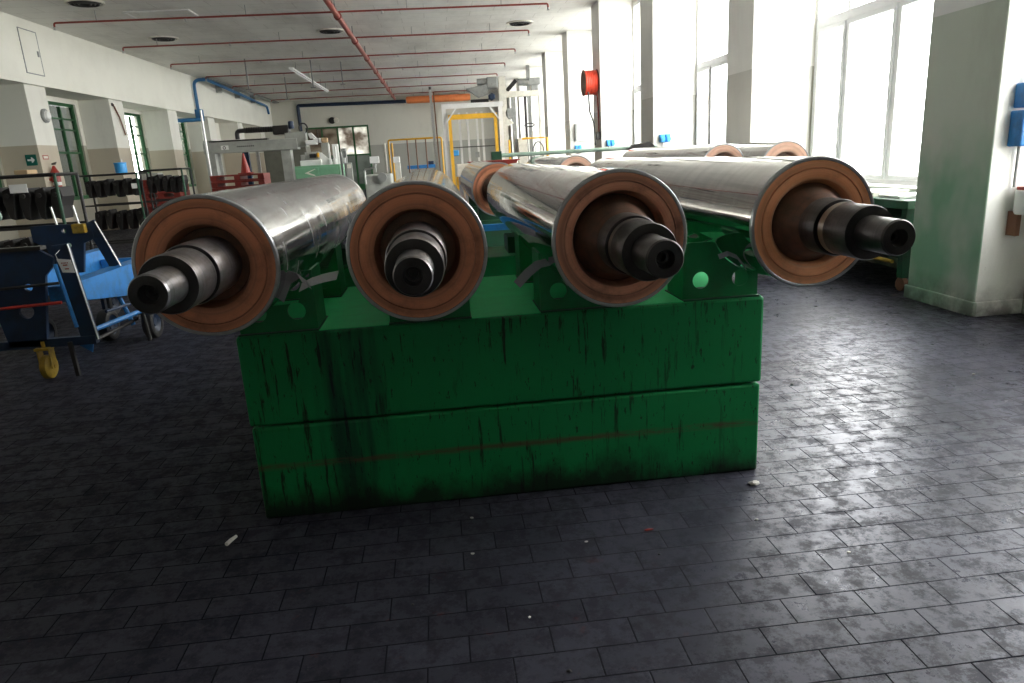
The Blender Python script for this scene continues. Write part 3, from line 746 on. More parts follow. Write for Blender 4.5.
MB().prism([(-3.06, 1.0), (-2.955, .985), (-2.942, .88), (-3.035, .888)], 5.900, 5.902).build('card', 'white', tg)
mm = MB()
for k, (a, b, z) in enumerate([(-3.03, -2.975, .962), (-3.02, -2.985, .945), (-3.01, -2.98, .915)]):
    for i in range(5):
        x = a + (b - a) * i / 5; mm.box(x, x + .006, 5.8985, 5.900, z - .005, z + .005)
mm.build('red_print', 'redpl', tg)
MB().path([(-3.05, 5.901, .995), (-3.07, 5.92, 1.03), (-3.06, 5.98, 1.06)], .002, 6).build('string', 'white', tg)

# ------------------------------------------------------------------ black trolley racks with arms at left
M['cast'] = dirty('oily_cast_iron', (.012, .011, .011), .6, .2, amt=.4)
def rack(x0, x1, y, H, lab, depth=.6, lean=0.):
    t = thing('arm_rack', lab, 'rack', ((x0 + x1) / 2, y + depth / 2, 0), 'black tube racks on the left of the hall')
    f = MB(); g = MB()
    for yy in (y, y + depth):
        f.tube((x0, yy, H), (x1, yy, H), .022, 8)
        g.tube((x0, yy, .14), (x1, yy, .14), .022, 8)
        MB().tube((x0, yy, H * .6), (x1, yy, H * .6), .018, 8).build('mid_rail', 'blacksteel', t, smooth=True)
    for x in (x0, x1): f.tube((x, y, H), (x, y + depth, H), .02, 8); g.tube((x, y, .14), (x, y + depth, .14), .02, 8)
    f.build('top_frame', 'blacksteel', t, smooth=True); g.build('base_frame', 'blacksteel', t, smooth=True)
    for x in (x0, x1):
        for yy in (y, y + depth):
            MB().tube((x, yy, .14), (x, yy, H), .022, 8).build('post', 'blacksteel' if yy > y or x < x1 else 'dkgreen', t, smooth=True)
            MB().lathe([(-.02, 0), (-.02, .06), (.02, .06), (.02, 0)], (x, yy, .06), 'X', 16).build('caster', 'black', t, smooth=True)
            MB().box(x - .03, x + .03, yy - .02, yy + .02, .06, .14).build('caster_fork', 'blacksteel', t)
    return t
def arm(x, y, z, s_, lab, mat='cast', grp='black cast arms hung in the racks'):
    s = s_ * .82
    t = thing('cast_arm', lab, 'arm', (x, y, z), grp)
    MB().prism([(x - .06 * s, z + .16 * s), (x + .07 * s, z + .20 * s), (x + .10 * s, z + .05 * s), (x + .05 * s, z - .10 * s), (x + .02 * s, z - .30 * s), (x - .05 * s, z - .27 * s), (x - .09 * s, z - .02 * s)], y, y + .34, ).build('body', mat, t, bevel=.01)
    MB().tube((x, y - .03, z + .08 * s), (x, y + .37, z + .08 * s), .035 * s, 10).build('boss', 'blacksteel', t, smooth=True)
    t.rotation_euler = (0, RK.uniform(-.14, .06), 0); t.location.z -= RK.uniform(0, .05)
rack(-8.0, -6.72, 17.0, 1.66, 'farther black tube rack full of dark cast arms, below the left windows')
rack(-6.66, -5.75, 17.05, 1.70, 'narrow black tube rack with dark arms, right beside the farther rack')
rack(-6.4, -4.98, 10.0, 1.68, 'nearer black tube rack of dark arms behind the blue trolley at the left edge')
import itertools
RK = random.Random(3)
for k in range(6): arm(-7.86 + k * .2, 17.12, 1.42, .95, ['leftmost', 'second', 'third', 'fourth', 'fifth', 'sixth'][k] + ' dark cast arm along the upper rail of the farther rack')
for k in range(5): arm(-7.78 + k * .23, 17.12, .72, 1.1, ['leftmost', 'second', 'third', 'fourth', 'last'][k] + ' dark arm on the lower level of the farther rack')
for k in range(5): arm(-6.55 + k * .17, 17.2, 1.45, .95, ['leftmost', 'second', 'middle', 'fourth', 'rightmost'][k] + ' dark arm in the upper rail of the narrow rack')
for k in range(4): arm(-6.5 + k * .19, 17.2, .75, 1.1, ['leftmost', 'second', 'third', 'rightmost'][k] + ' dark arm low in the narrow rack')
for k in range(7): arm(-6.28 + k * .2, 10.12, 1.40, 1.05, ['leftmost', 'second', 'third', 'fourth', 'fifth', 'sixth', 'rightmost'][k] + ' dark arm on the upper rail of the nearer rack')
for k in range(6): arm(-6.25 + k * .22, 10.1, .72, 1.1, ['leftmost', 'second', 'third', 'fourth', 'fifth', 'rightmost'][k] + ' dark arm on the lower level of the nearer rack')
c = MB().box(-6.86, -6.74, 16.965, 16.975, 1.33, 1.44).build('paper_note', 'white'); tag(c, 'small white note on the front of the farther black rack', 'paper')
c = MB().box(-5.55, -5.33, 9.965, 9.975, 1.47, 1.58).build('paper_note', 'white'); tag(c, 'white paper sheet lying against the arms of the nearer black rack', 'paper')
c = MB().box(-5.55, -5.38, 10.15, 10.4, 1.702, 1.76).build('cardboard_box', 'cardboard', bevel=.01); tag(c, 'flat cardboard box lying on top of the nearer black rack', 'box')
# light grey handle frame at the left edge, leaning steel bars
t = MB().path(corner([(-5.2, 8.4, 1.52), (-4.92, 8.4, 1.52), (-4.83, 8.4, 1.22), (-5.35, 8.4, 1.18)], .05), .022, 8).build('handle_frame', 'teal', smooth=True); tag(t, 'pale green bent tube handle at the left edge in front of the nearer rack', 'handle')
MB().tube((-5.1, 8.4, 1.2), (-5.1, 8.4, .02), .02, 8).build('post', 'teal', t, smooth=True)

# red crates, cones, sockets on the left side
def crate_stack(x0, x1, y, n, lab, z0=0., hgt=.165, dep=.8):
    for k in range(n):
        z = z0 + k * hgt
        t = thing('red_pallet', lab[k] if isinstance(lab, list) else lab, 'pallet', ((x0 + x1) / 2, y + dep / 2, z), 'stacked red plastic pallets')
        MB().box(x0, x1, y, y + dep, z + hgt - .045, z + hgt - .002).build('deck', 'pallet_red', t, bevel=.008)
        f = MB()
        for i in range(3):
            x = x0 + (x1 - x0 - .16) * i / 2; f.box(x, x + .16, y + .02, y + dep - .02, z + .03, z + hgt - .045)
        f.box(x0, x1, y + .05, y + dep - .05, z, z + .03)
        f.build('foot_blocks', 'pallet_red', t)
ordn = ['lowest', 'second from the bottom', 'third from the bottom', 'fourth from the bottom', 'fifth from the bottom', 'sixth from the bottom', 'seventh from the bottom', 'second from the top', 'topmost']
crate_stack(-6.05, -4.65, 20, 9, ['red plastic pallet, ' + o + ' of the stack under the grey gantry' for o in ordn])
crate_stack(-7.75, -6.75, 19.6, 9, ['red plastic pallet, ' + o + ' of the stack behind the narrow black rack' for o in ordn])
def cone(x, y, z, lab, s=1.):
    t = thing('traffic_cone', lab, 'cone', (x, y, z))
    MB().lathe([(.03, .0), (.03, .13 * s), (.5 * s, .03 * s), (.54 * s, .025 * s), (.54 * s, 0)], (x, y, z), 'Z', 24).build('cone', 'redpl', t, smooth=True)
    MB().box(x - .17 * s, x + .17 * s, y - .17 * s, y + .17 * s, z, z + .03).build('base', 'redpl', t, bevel=.01)
cone(-5.2, 20.4, 1.487, 'tall red cone standing on the pallet stack under the grey gantry', 1.0)
# fire extinguisher + sign on left pier face (x = -9.6)
t = thing('fire_extinguisher', 'red fire extinguisher with white label hanging on the left pier below a small red sign', 'fire extinguisher', (-9.49, 19.1, 1.3))
MB().lathe([(0, 0), (0, .09), (.02, .10), (.50, .10), (.60, .05), (.66, .025), (.66, 0)], (-9.49, 19.12, 1.30), 'Z', 24).build('cylinder', 'redpl', t, smooth=True)
MB().lathe([(.18, .102), (.26, .102)], (-9.49, 19.12, 1.30), 'Z', 24).build('label', 'white', t, smooth=True)
MB().prism([(-9.52, 1.98), (-9.44, 1.98), (-9.40, 2.05), (-9.52, 2.02)], 19.10, 19.14).build('valve', 'blacksteel', t)
MB().box(-9.6, -9.57, 19.0, 19.24, 1.6, 1.66).build('wall_bracket', 'redpl', t)
t = thing('wall_sign', 'small red-and-white framed sign on the left pier above the extinguisher', 'sign', (-9.59, 19.06, 2.2))
MB().box(-9.6, -9.595, 18.93, 19.19, 2.12, 2.22).build('panel', 'redpl', t); MB().box(-9.595, -9.592, 18.96, 19.16, 2.14, 2.20).build('field', 'cream', t)
t = thing('exit_sign', 'green sign with a white arrow pointing right on the left pier', 'sign', (-9.80, 18.79, 2.11))
MB().box(-9.93, -9.68, 18.785, 18.80, 1.985, 2.245).build('panel', 'sign_green', t)
MB().prism([(-9.89, 2.095), (-9.80, 2.095), (-9.80, 2.05), (-9.78, 2.05), (-9.72, 2.115), (-9.78, 2.18), (-9.80, 2.18), (-9.80, 2.135), (-9.89, 2.135)], 18.780, 18.785).build('arrow', 'white', t)
t = thing('bulkhead_lamp', 'oval caged bulkhead lamp, unlit, on the left pier', 'lamp', (-9.6, 19.4, 3.16))
o_ = (-9.6, 19.42, 3.17)
MB().lathe([(0, 0), (0, .17), (.05, .17), (.07, .14), (.07, 0)], o_, 'X', 24).build('housing', 'greysteel', t, smooth=True)
MB().lathe([(.07, .125), (.12, .10), (.14, .05), (.145, 0)], o_, 'X', 24).build('glass', 'white', t, smooth=True)
t = thing('bulkhead_lamp', 'dark oval bulkhead lamp on the far wall above the green glazed door', 'lamp', (-5.9, 44.9, 4.2))
MB().lathe([(0, 0), (0, .20), (-.10, .18), (-.14, .1), (-.15, 0)], (-6.0, 45.0, 4.15), 'Y', 20).build('housing', 'blacksteel', t, smooth=True)
MB().lathe([(0, 0), (0, .17), (-.12, .15), (-.16, 0)], (-5.75, 45.0, 4.15), 'Y', 20).build('glass', 'cream', t, smooth=True)
t = thing('wall_bracket', 'black diagonal chain stay on the second left pier', 'bracket', (-9.55, 23.6, 3.3))
mb = MB(); mb.path([(-9.56, 23.45, 3.72), (-9.56, 23.75, 3.35), (-9.56, 23.95, 2.85)], .025, 6); mb.build('chain', 'brownsteel', t)
MB().lathe([(0, 0), (0, .05), (.03, .05), (.03, 0)], (-9.6, 23.45, 3.72), 'X', 12).build('anchor', 'blacksteel', t)
t = thing('cool_drum', 'small blue drum standing on the farther black rack by the second left pier', 'drum', (-7.15, 17.3, 1.68))
MB().lathe([(0, 0), (0, .12), (.03, .125), (.20, .125), (.21, .135), (.23, .135), (.24, .0)], (-7.15, 17.3, 1.682), 'Z', 20).build('body', 'skyblue', t, smooth=True)
MB().lathe([(.24, .02), (.30, .02), (.30, 0)], (-7.11, 17.3, 1.682), 'Z', 10).build('spout', 'white', t, smooth=True)

# ------------------------------------------------------------------ grey gantry machine
t = thing('gantry_machine', 'grey steel gantry with a cable chain along its beam, in front of the left aisle', 'machine', (-5.8, 24.2, 0))
for x, z1 in ((-7.14, 2.55), (-4.78, 2.45)):
    MB().box(x - .15, x + .15, 24.0, 24.4, 0, z1).build('post', 'machine', t, bevel=.01)
bm_ = MB().box(-7.3, -4.38, 23.95, 24.45, 2.14, 2.48).build('beam', 'machine', t, bevel=.012)
MB().box(-6.75, -6.52, 23.94, 23.95, 2.24, 2.37).build('plate', 'white', bm_)
mk = MB(); mk.lathe([(0, .03), (-.002, .045), (0, .05)], (-6.65, 23.939, 2.30), 'Y', 16)
mk.build('emblem', 'blacksteel', bm_)
mk = MB()
for i in range(9): mk.box(-6.25 + i * .06, -6.25 + i * .06 + .04, 23.945, 23.95, 2.30, 2.335)
mk.build('lettering', 'blacksteel', bm_)
MB().box(-7.1, -5.3, 24.0, 24.3, 2.48, 2.53).build('chain_trough', 'blacksteel', t)
ch = MB(); pts = corner([(-6.25, 24.15, 2.55), (-6.25, 24.15, 2.80), (-5.0, 24.15, 2.80)], .2, 6)
ch.path(pts, .07, 8); ch.build('cable_chain', 'black', t)
lk = MB()
for i in range(14): lk.box(-6.0 + i * .075, -6.0 + i * .075 + .04, 24.07, 24.23, 2.72, 2.885)
lk.build('chain_links', 'blacksteel', t)
MB().box(-5.1, -4.6, 24.0, 24.35, 2.62, 2.90).build('motor', 'blacksteel', t, bevel=.03)
MB().lathe([(0, 0), (0, .09), (.22, .09), (.24, .05), (.24, 0)], (-4.52, 24.1, 2.78), 'Z', 16).build('blue_motor', 'navy', t, smooth=True)
rg = MB(); rg.path([(-4.15 + .13 * math.cos(a * PI / 8), 24.1, 2.78 + .15 * math.sin(a * PI / 8)) for a in range(16)], .025, 8, closed=True); rg.build('hose_loop', 'black', t, smooth=True)
MB().box(-4.75, -4.1, 24.0, 24.4, 2.20, 2.68).build('head_box', 'machine', t, bevel=.01)
MB().box(-4.3, -3.5, 23.8, 24.4, 0, 1.95).build('cabinet', 'machine', t, bevel=.015)
for k, (a, b) in enumerate([(-4.1, 2.25), (-3.85, 2.30)]):
    MB().box(a, a + .35, 23.8, 24.2, b, b + .14).build('white_cover', 'white', t, bevel=.03)
MB().prism([(-3.95, 2.44), (-3.75, 2.44), (-3.9, 2.62), (-4.0, 2.60)], 23.9, 24.1).build('white_cover', 'white', t)
MB().box(-7.0, -6.9, 24.3, 24.4, 0, 2.14).build('side_rail', 'brightsteel', t); MB().box(-6.6, -6.4, 25.8, 26.0, 0, 2.6).build('rear_post', 'navy', t); MB().box(-6.15, -6.05, 25.8, 25.9, 0, 2.6).build('rear_post', 'brightsteel', t)
t = thing('slim_post', 'slim pale upright post left of the grey gantry reaching above its beam', 'post', (-7.12, 23.7, 0)); MB().tube((-7.12, 23.7, 0), (-7.12, 23.7, 3.45), .035, 10).build('shaft', 'brightsteel', t, smooth=True); MB().box(-7.2, -7.04, 23.62, 23.78, 0, .02).build('base', 'greysteel', t)
t = thing('electrical_cabinet', 'grey electrical cabinet with a black knob beside the second left pier', 'cabinet', (-8.2, 21.7, 0))
MB().box(-8.45, -7.95, 21.6, 22.0, 0, 1.65).build('body', 'machine', t, bevel=.01); MB().lathe([(0, 0), (0, .05), (-.05, .05), (-.05, 0)], (-8.1, 21.6, 1.3), 'Y', 12).build('knob', 'blacksteel', t)
t = thing('dark_press', 'dark olive machine cabinet standing under the grey gantry', 'machine', (-5.6, 27, 0))
MB().box(-6.5, -4.9, 28.5, 29.5, 0, 2.5).build('body', 'olive', t, bevel=.02); MB().box(-6.4, -5.0, 28.49, 28.5, .4, 2.3).build('panel', 'olive', t)

# ------------------------------------------------------------------ green-fronted machine
t = thing('green_bench_machine', 'machine with light green front panels and grey upright panels, behind the leftmost roll', 'machine', (-3.0, 19.5, 0))
MB().box(-3.62, -2.48, 19.0, 20.2, .1, 1.60).build('body', 'machine_green', t, bevel=.015)
MB().box(-3.58, -3.02, 18.985, 19.0, .2, 1.55).build('door', 'machine_green', t, bevel=.006)
MB().box(-2.98, -2.52, 18.985, 19.0, .2, 1.55).build('door', 'machine_green', t, bevel=.006)
MB().prism([(-3.38, 1.42), (-3.10, 1.52), (-3.10, 1.50), (-3.28, 1.43), (-3.12, 1.36), (-3.12, 1.33)], 18.97, 18.985).build('arrow_mark', 'cream', t)
MB().box(-3.6, -2.5, 19.05, 20.15, 0, .1).build('plinth', 'blacksteel', t)
MB().box(-3.5, -2.95, 19.2, 19.9, 1.60, 1.74).build('white_block', 'white', t, bevel=.02)
MB().prism([(-3.0, 1.60), (-2.62, 1.60), (-2.95, 1.92), (-3.0, 1.92)], 19.3, 19.34).build('white_triangle', 'white', t)
for k, (x, z, w_) in enumerate([(-3.45, 1.95, .38), (-3.0, 2.05, .2), (-2.72, 2.12, .16), (-2.50, 2.0, .14)]):
    MB().box(x, x + w_, 19.75, 19.85, 1.60, z + (.12 if k == 1 else 0)).build('upright_panel', ('machine', 'machine', 'white', 'greysteel')[k], t, bevel=.01)
MB().tube((-2.78, 19.6, 1.6), (-2.78, 19.6, 2.12), .025, 8).build('white_rod', 'white', t, smooth=True); MB().tube((-2.62, 19.6, 1.6), (-2.62, 19.6, 2.05), .025, 8).build('white_rod', 'white', t, smooth=True)
MB().box(-3.32, -3.16, 19.68, 19.75, 1.80, 1.90).build('black_window', 'black', t); MB().blob((-3.08, 19.7, 1.86), .06, 5, 2).build('amber_knob', 'yellow', t)
MB().box(-2.98, -2.80, 19.72, 19.82, 2.17, 2.30).build('beige_cap', 'cardboard', t, bevel=.03)
MB().tube((-3.05, 19.75, 2.1), (-3.05, 19.75, 2.5), .01, 6).build('antenna', 'blacksteel', t)

# sprayed white bottles on the green machine
for k, x in enumerate((-2.72, -2.60)):
    o = MB().lathe([(0, 0), (0, .05), (.12, .05), (.16, .02), (.19, .02), (.19, 0)], (x, 19.12, 1.602), 'Z', 14).build('bottle', 'white', smooth=True)
    tag(o, ['left', 'right'][k] + ' white plastic bottle on the front edge of the green machine', 'bottle', 'white bottles on the green machine')
# control units centre left
t = thing('control_console', 'grey machine console with a white monitor arm, left of the yellow fence', 'machine', (-1.8, 19.2, 0))
MB().box(-1.88, -1.2, 19.0, 20.0, 0, 1.28).build('body', 'machine', t, bevel=.03)
MB().box(-1.70, -1.46, 19.0, 19.08, 1.57, 1.74).build('monitor', 'white', t, bevel=.01)
MB().path(corner([(-1.58, 19.1, 1.35), (-1.58, 19.1, 1.6)], .02), .02, 8).build('monitor_arm', 'greysteel', t, smooth=True)
MB().path(corner([(-1.85, 18.95, 1.05), (-1.85, 18.95, 1.42), (-1.58, 18.95, 1.47), (-1.55, 18.95, 1.55)], .05), .025, 8).build('pipe', 'brightsteel', t, smooth=True)
MB().lathe([(0, 0), (0, .12), (.18, .12), (.2, .06), (.2, 0)], (-1.42, 18.85, 1.2), 'Y', 18).build('drive', 'greysteel', t, smooth=True)
MB().box(-2.30, -2.16, 18.9, 19.0, 0, 1.62).build('panel', 'machine', t); MB().box(-2.28, -2.18, 18.89, 18.9, 1.48, 1.58).build('dial_plate', 'cream', t)
for k, x in enumerate((-2.45, -2.36)):
    MB().box(x, x + .05, 19.0, 19.1, 0, 1.9 - .15 * k).build('upright', 'white' if k else 'greysteel', t)
t = thing('floor_column_unit', 'slim pale control column with a white box on top by the yellow fence', 'control', (-1.0, 19.1, 0))
MB().box(-1.06, -.93, 19.0, 19.15, 0, 1.54).build('column', 'cream', t); MB().box(-1.10, -.93, 18.98, 19.12, 1.55, 1.70).build('box', 'white', t, bevel=.01)

# ------------------------------------------------------------------ yellow fence
t = thing('guard_fence', 'yellow tube guard fence with slim brown uprights in the middle distance', 'fence', (-.8, 30, 0))
f = MB(); f.path(corner([(-1.86, 30, 0), (-1.86, 30, 2.42), (.3, 30, 2.42), (.3, 30, 0)], .08), .036, 8); f.build('frame', 'yellow', t, smooth=True)
MB().tube((-1.72, 29.8, 0), (-1.72, 29.8, 2.3), .04, 8).build('post', 'yellow', t, smooth=True)
for x in (-1.1, -.75, -.35): MB().tube((x, 30, 0), (x, 30, 2.4), .025, 8).build('upright', 'brownsteel', t, smooth=True)
MB().tube((-2.02, 29.9, 0), (-2.02, 29.9, 2.3), .05, 8).build('end_post', 'cream', t, smooth=True)
o = thing('blue_workbench', 'blue-topped workbench seen through the yellow guard fence', 'bench', (-.4, 33, 0))
MB().box(-1.3, .0, 33, 33.8, 1.2, 1.35).build('top', 'blue', o); 
for x in (-1.25, -.1): MB().box(x, x + .07, 33.1, 33.7, 0, 1.2).build('leg', 'greysteel', o)
MB().box(-.35, -.1, 33.1, 33.4, 1.35, 1.5).build('vice', 'navy', o)
t = thing('tall_pole', 'tall grey steel pole rising to the ceiling beside the yellow fence', 'post', (-.01, 28, 0))
MB().bar((.03, 28, 0), (.0, 28, 4.1), .10, .10).build('shaft', 'brightsteel', t); MB().bar((.15, 28, 0), (.11, 28, 4.0), .05, .05).build('rail', 'brownsteel', t); MB().lathe([(4.1, 0), (4.1, .05), (4.2, .05), (4.2, 0)], (0, 28, 0), 'Z', 12).build('cap', 'blacksteel', t)

# ------------------------------------------------------------------ cream/yellow portal and tower
t = thing('portal_frame', 'cream portal frame with a yellow inner gate in the middle distance', 'machine', (1.4, 26, 0))
for x in (.42, 2.42): MB().box(x - .07, x + .07, 26, 26.15, 0, 3.26).build('outer_post', 'white', t)
MB().box(.35, 2.52, 26, 26.15, 3.26, 3.42).build('outer_beam', 'white', t)
for x in (.60, 2.22): MB().box(x - .055, x + .055, 25.9, 26.0, 0, 2.88).build('yellow_post', 'yellow', t)
MB().box(.545, 2.275, 25.9, 26.0, 2.88, 3.05).build('yellow_beam', 'yellow', t)
for a, b in ((.45, .85), (2.4, 2.02)): MB().bar((a, 25.86, 2.75), (b, 25.86, 3.26), .05, .05).build('brace', 'white', t)
for x in (1.0, 1.3, 1.65, 1.85): MB().box(x - .04, x + .04, 27.5, 27.6, 0, 3.2).build('inner_rail', 'white', t)
MB().box(.75, 2.2, 26.4, 27.2, .9, 1.35).build('table', 'cream', t, bevel=.02); MB().box(.8, 2.1, 26.38, 26.4, .62, .9).build('rust_panel', 'brownsteel', t)
MB().tube((.6, 27.4, 1.95), (2.3, 27.4, 1.95), .02, 6).build('tie_rod', 'blacksteel', t); MB().box(1.5, 1.66, 27.3, 27.4, 1.55, 1.75).build('switch_box', 'greysteel', t)
MB().box(.62, .86, 26.5, 26.8, 1.65, 1.85).build('blue_cap', 'skyblue', t, bevel=.03)
for x in (.7, 1.2, 1.75, 2.1): MB().box(x, x + .08, 26.45, 27.1, 0, .9).build('leg', 'yellow', t)
# hoist tower
t = thing('hoist_tower', 'tall cream hoist tower with grey and blue motors near the windows', 'machine', (3.2, 27, 0))
MB().box(2.50, 2.76, 27, 27.3, 0, 4.35).build('main_post', 'cream', t); MB().box(3.95, 4.10, 27, 27.2, 0, 3.62).build('outer_post', 'cream', t)
MB().box(2.76, 4.15, 27, 27.25, 3.62, 3.82).build('cross_beam', 'cream', t)
MB().box(3.1, 3.45, 26.9, 27.3, 0, 2.15).build('cabinet', 'cream', t, bevel=.01)
MB().box(3.42, 3.50, 27.05, 27.2, .2, 3.62).build('guide_rail', 'blacksteel', t); MB().box(3.55, 3.66, 27.05, 27.2, .2, 4.7).build('guide_rail', 'greysteel', t); MB().tube((3.78, 27.1, .2), (3.78, 27.1, 3.6), .03, 8).build('lift_screw', 'brightsteel', t, smooth=True)
MB().box(2.95, 3.1, 27.1, 27.3, 1.5, 3.62).build('chain_guard', 'greysteel', t); MB().lathe([(-.05, 0), (-.05, .2), (.05, .2), (.05, 0)], (2.9, 27.05, 3.05), 'Y', 20).build('pulley', 'greysteel', t, smooth=True)
MB().box(2.05, 2.48, 26.95, 27.35, 3.95, 4.35).build('motor', 'greysteel', t, bevel=.06); MB().lathe([(0, 0), (0, .12), (.35, .12), (.35, 0)], (1.72, 27.1, 4.2), 'X', 18).build('motor_drum', 'greysteel', t, smooth=True)
MB().bar((2.8, 27.1, 3.85), (3.15, 27.1, 4.2), .14, .14).build('gearbox', 'blacksteel', t)
MB().lathe([(0, 0), (0, .13), (.38, .13), (.4, .05), (.4, 0)], (3.22, 27.1, 4.12), 'X', 18).build('motor_drum', 'greysteel', t, smooth=True); MB().box(3.60, 4.05, 27, 27.25, 4.0, 4.26).build('motor', 'greysteel', t, bevel=.03)
MB().box(3.25, 3.4, 27.02, 27.2, 3.82, 4.0).build('motor_foot', 'white', t); MB().box(3.7, 3.95, 27.02, 27.2, 3.82, 4.0).build('motor_foot', 'greysteel', t)
MB().lathe([(0, 0), (0, .13), (-.3, .13), (-.34, .1), (-.34, 0)], (2.2, 26.9, 3.64), 'Y', 6).build('blue_motor', 'navy', t, smooth=True)
MB().prism([(1.3, 3.98), (2.05, 4.1), (2.1, 3.75), (1.75, 3.65)], 26.95, 27.2).build('bracket', 'greysteel', t); MB().box(1.45, 2.1, 26.98, 27.2, 3.42, 3.6).build('carriage', 'blacksteel', t)
MB().prism([(2.76, 2.6), (3.0, 2.7), (2.76, 2.9)], 27.0, 27.05).build('gusset', 'cream', t)
yf = MB(); yf.path([(3.2, 26.5, 2.12), (4.12, 26.5, 2.12), (4.12, 26.5, 0)], .04, 8); yf.path([(2.72, 26.5, 0), (2.72, 26.5, 2.1)], .04, 8); yf.build('yellow_rail', 'yellow', t)
rg = MB(); rg.path([(3.8 + .2 * math.cos(a * PI / 8), 26.6, 1.65 + .33 * math.sin(a * PI / 8)) for a in range(16)], .02, 8, closed=True); rg.build('cable_loop', 'black', t, smooth=True)
rg = MB(); rg.path([(3.55 + .18 * math.cos(a * PI / 8), 26.9, 2.6 + .06 * math.sin(a * PI / 8)) for a in range(16)], .02, 8, closed=True); rg.build('cable_loop', 'blacksteel', t, smooth=True)
# far wall services
t = MB().path(corner([(-7.88, 44.85, .02), (-7.88, 44.85, 5.08), (-1.5, 44.85, 5.02)], .1), .10, 8).build('black_pipe', 'navy', smooth=True); tag(t, 'dark blue-black pipe climbing and crossing the far wall above the door', 'pipe')
t = thing('fabric_duct', 'orange round duct hanging under the ceiling before the far wall', 'duct', (.4, 44, 5.1)); MB().lathe([(0, 0), (0, .17), (.1, .2), (3.7, .2), (3.8, .17), (3.8, 0)], (-1.45, 44.2, 5.03), 'X', 20).build('duct', 'orange', t, smooth=True)
for x in (-1, .5, 2): MB().box(x, x + .02, 44.19, 44.21, 5.2, ZC).build('hanger', 'greysteel', t)

# ------------------------------------------------------------------ pale green rail and red tray
t = thing('overhead_rail', 'long pale green tube rail with dark end blocks stretching above the rear rolls', 'rail', (2.6, 13, 0))
MB().tube((1.12, 13, 1.585), (4.05, 13, 1.585), .035, 12).build('tube', 'teal', t, smooth=True)
MB().box(1.0, 1.18, 12.9, 13.1, 1.48, 1.66).build('end_block', 'dkgreen', t, bevel=.01); MB().prism([(3.45, 1.55), (4.0, 1.58), (3.9, 1.68), (3.6, 1.64)], 12.9, 13.1).build('end_clamp', 'blacksteel', t)
for x in (1.09, 3.9): MB().box(x - .05, x + .05, 12.95, 13.05, 0, 1.5).build('post', 'dkgreen', t)
t = thing('red_tray', 'red plastic tray resting on a trestle beyond the rear rolls', 'tray', (.85, 11.3, 1.38))
MB().prism([(.52, 1.51), (1.28, 1.51), (1.2, 1.39), (.6, 1.39)], 11.2, 11.6).build('tray', 'redpl', t, bevel=.01); MB().box(.50, 1.30, 11.18, 11.62, 1.505, 1.52).build('lip', 'redpl', t)
t = thing('trestle', 'plain grey steel trestle under the red tray', 'trestle', (.9, 11.4, 0))
MB().box(.5, 1.3, 11.25, 11.55, 1.33, 1.385).build('top', 'greysteel', t)
for x in (.55, 1.2): MB().box(x, x + .06, 11.3, 11.5, 0, 1.33).build('leg', 'greysteel', t)

# ------------------------------------------------------------------ right side: sockets, reel, bench
def sockets(y, x0, z0, lab):
    t = thing('power_socket', lab, 'socket', (x0 + .1, y - .05, z0), 'blue wall sockets on the window piers')
    for k in range(2):
        MB().box(x0 + k * .12, x0 + k * .12 + .10, y - .09, y, z0, z0 + .16).build('box', 'skyblue', t, bevel=.012)
        MB().lathe([(0, 0), (0, .038), (-.06, .042), (-.06, 0)], (x0 + k * .12 + .05, y - .09, z0 + .06), 'Y', 14).build('cap', 'skyblue', t, smooth=True)
    MB().path([(x0 + .05, y - .05, z0), (x0 + .05, y - .04, z0 - .1), (x0 + .2, y - .03, z0 - .1)], .012, 6).build('cable', 'blacksteel', t)
sockets(14.85, 4.68, 1.66, 'pair of blue sockets on the white pier face just above the rear rolls, nearest pair')
sockets(19.58, 4.68, 1.66, 'pair of blue sockets on the pier carrying the red hose reel')
sockets(24.2, 4.70, 1.60, 'small blue sockets on the farther pier beyond the hose reel')
t = thing('hose_reel', 'red hose reel mounted on a window pier with a hanging black cable', 'hose reel', (4.35, 20, 3.35))
c0 = (4.37, 20.0, 3.36)
MB().lathe([(-.20, 0), (-.20, .34), (-.185, .345), (-.18, .10), (.17, .10), (.175, .345), (.19, .34), (.19, 0)], c0, 'X', 36).build('drum', 'brownsteel', t, smooth=True)
hs = MB()
for k in range(7): hs.path([(4.37 - .15 + k * .048, 20 + .30 * math.cos(a * PI / 14), 3.36 + .30 * math.sin(a * PI / 14)) for a in range(28)], .025, 8, closed=True)
hs.build('hose_coil', 'hose_red', t, smooth=True)
MB().path([(4.25, 19.72, 3.1), (4.27, 19.70, 2.6), (4.38, 19.70, 2.3), (4.40, 19.68, 1.7)], .022, 8).build('black_cable', 'blacksteel', t, smooth=True)
MB().path([(4.50, 19.74, 3.1), (4.52, 19.72, 2.4), (4.52, 19.72, 1.9)], .022, 8).build('red_pipe', 'pipe_red', t, smooth=True)
MB().box(4.50, 4.55, 19.8, 20.2, 3.2, 3.5).build('wall_plate', 'blacksteel', t)
MB().box(4.44, 4.55, 19.66, 19.78, 1.85, 2.05).build('valve', 'blacksteel', t)
t = thing('wall_box', 'pale wall cabinet with a grey edge on the pier face left of the hose reel', 'cabinet', (5.0, 24.1, 2))
MB().box(4.78, 5.25, 24.05, 24.2, 1.9, 2.45).build('body', 'white', t, bevel=.01); MB().box(4.72, 4.78, 24.05, 24.2, 1.9, 2.45).build('edge', 'greysteel', t)
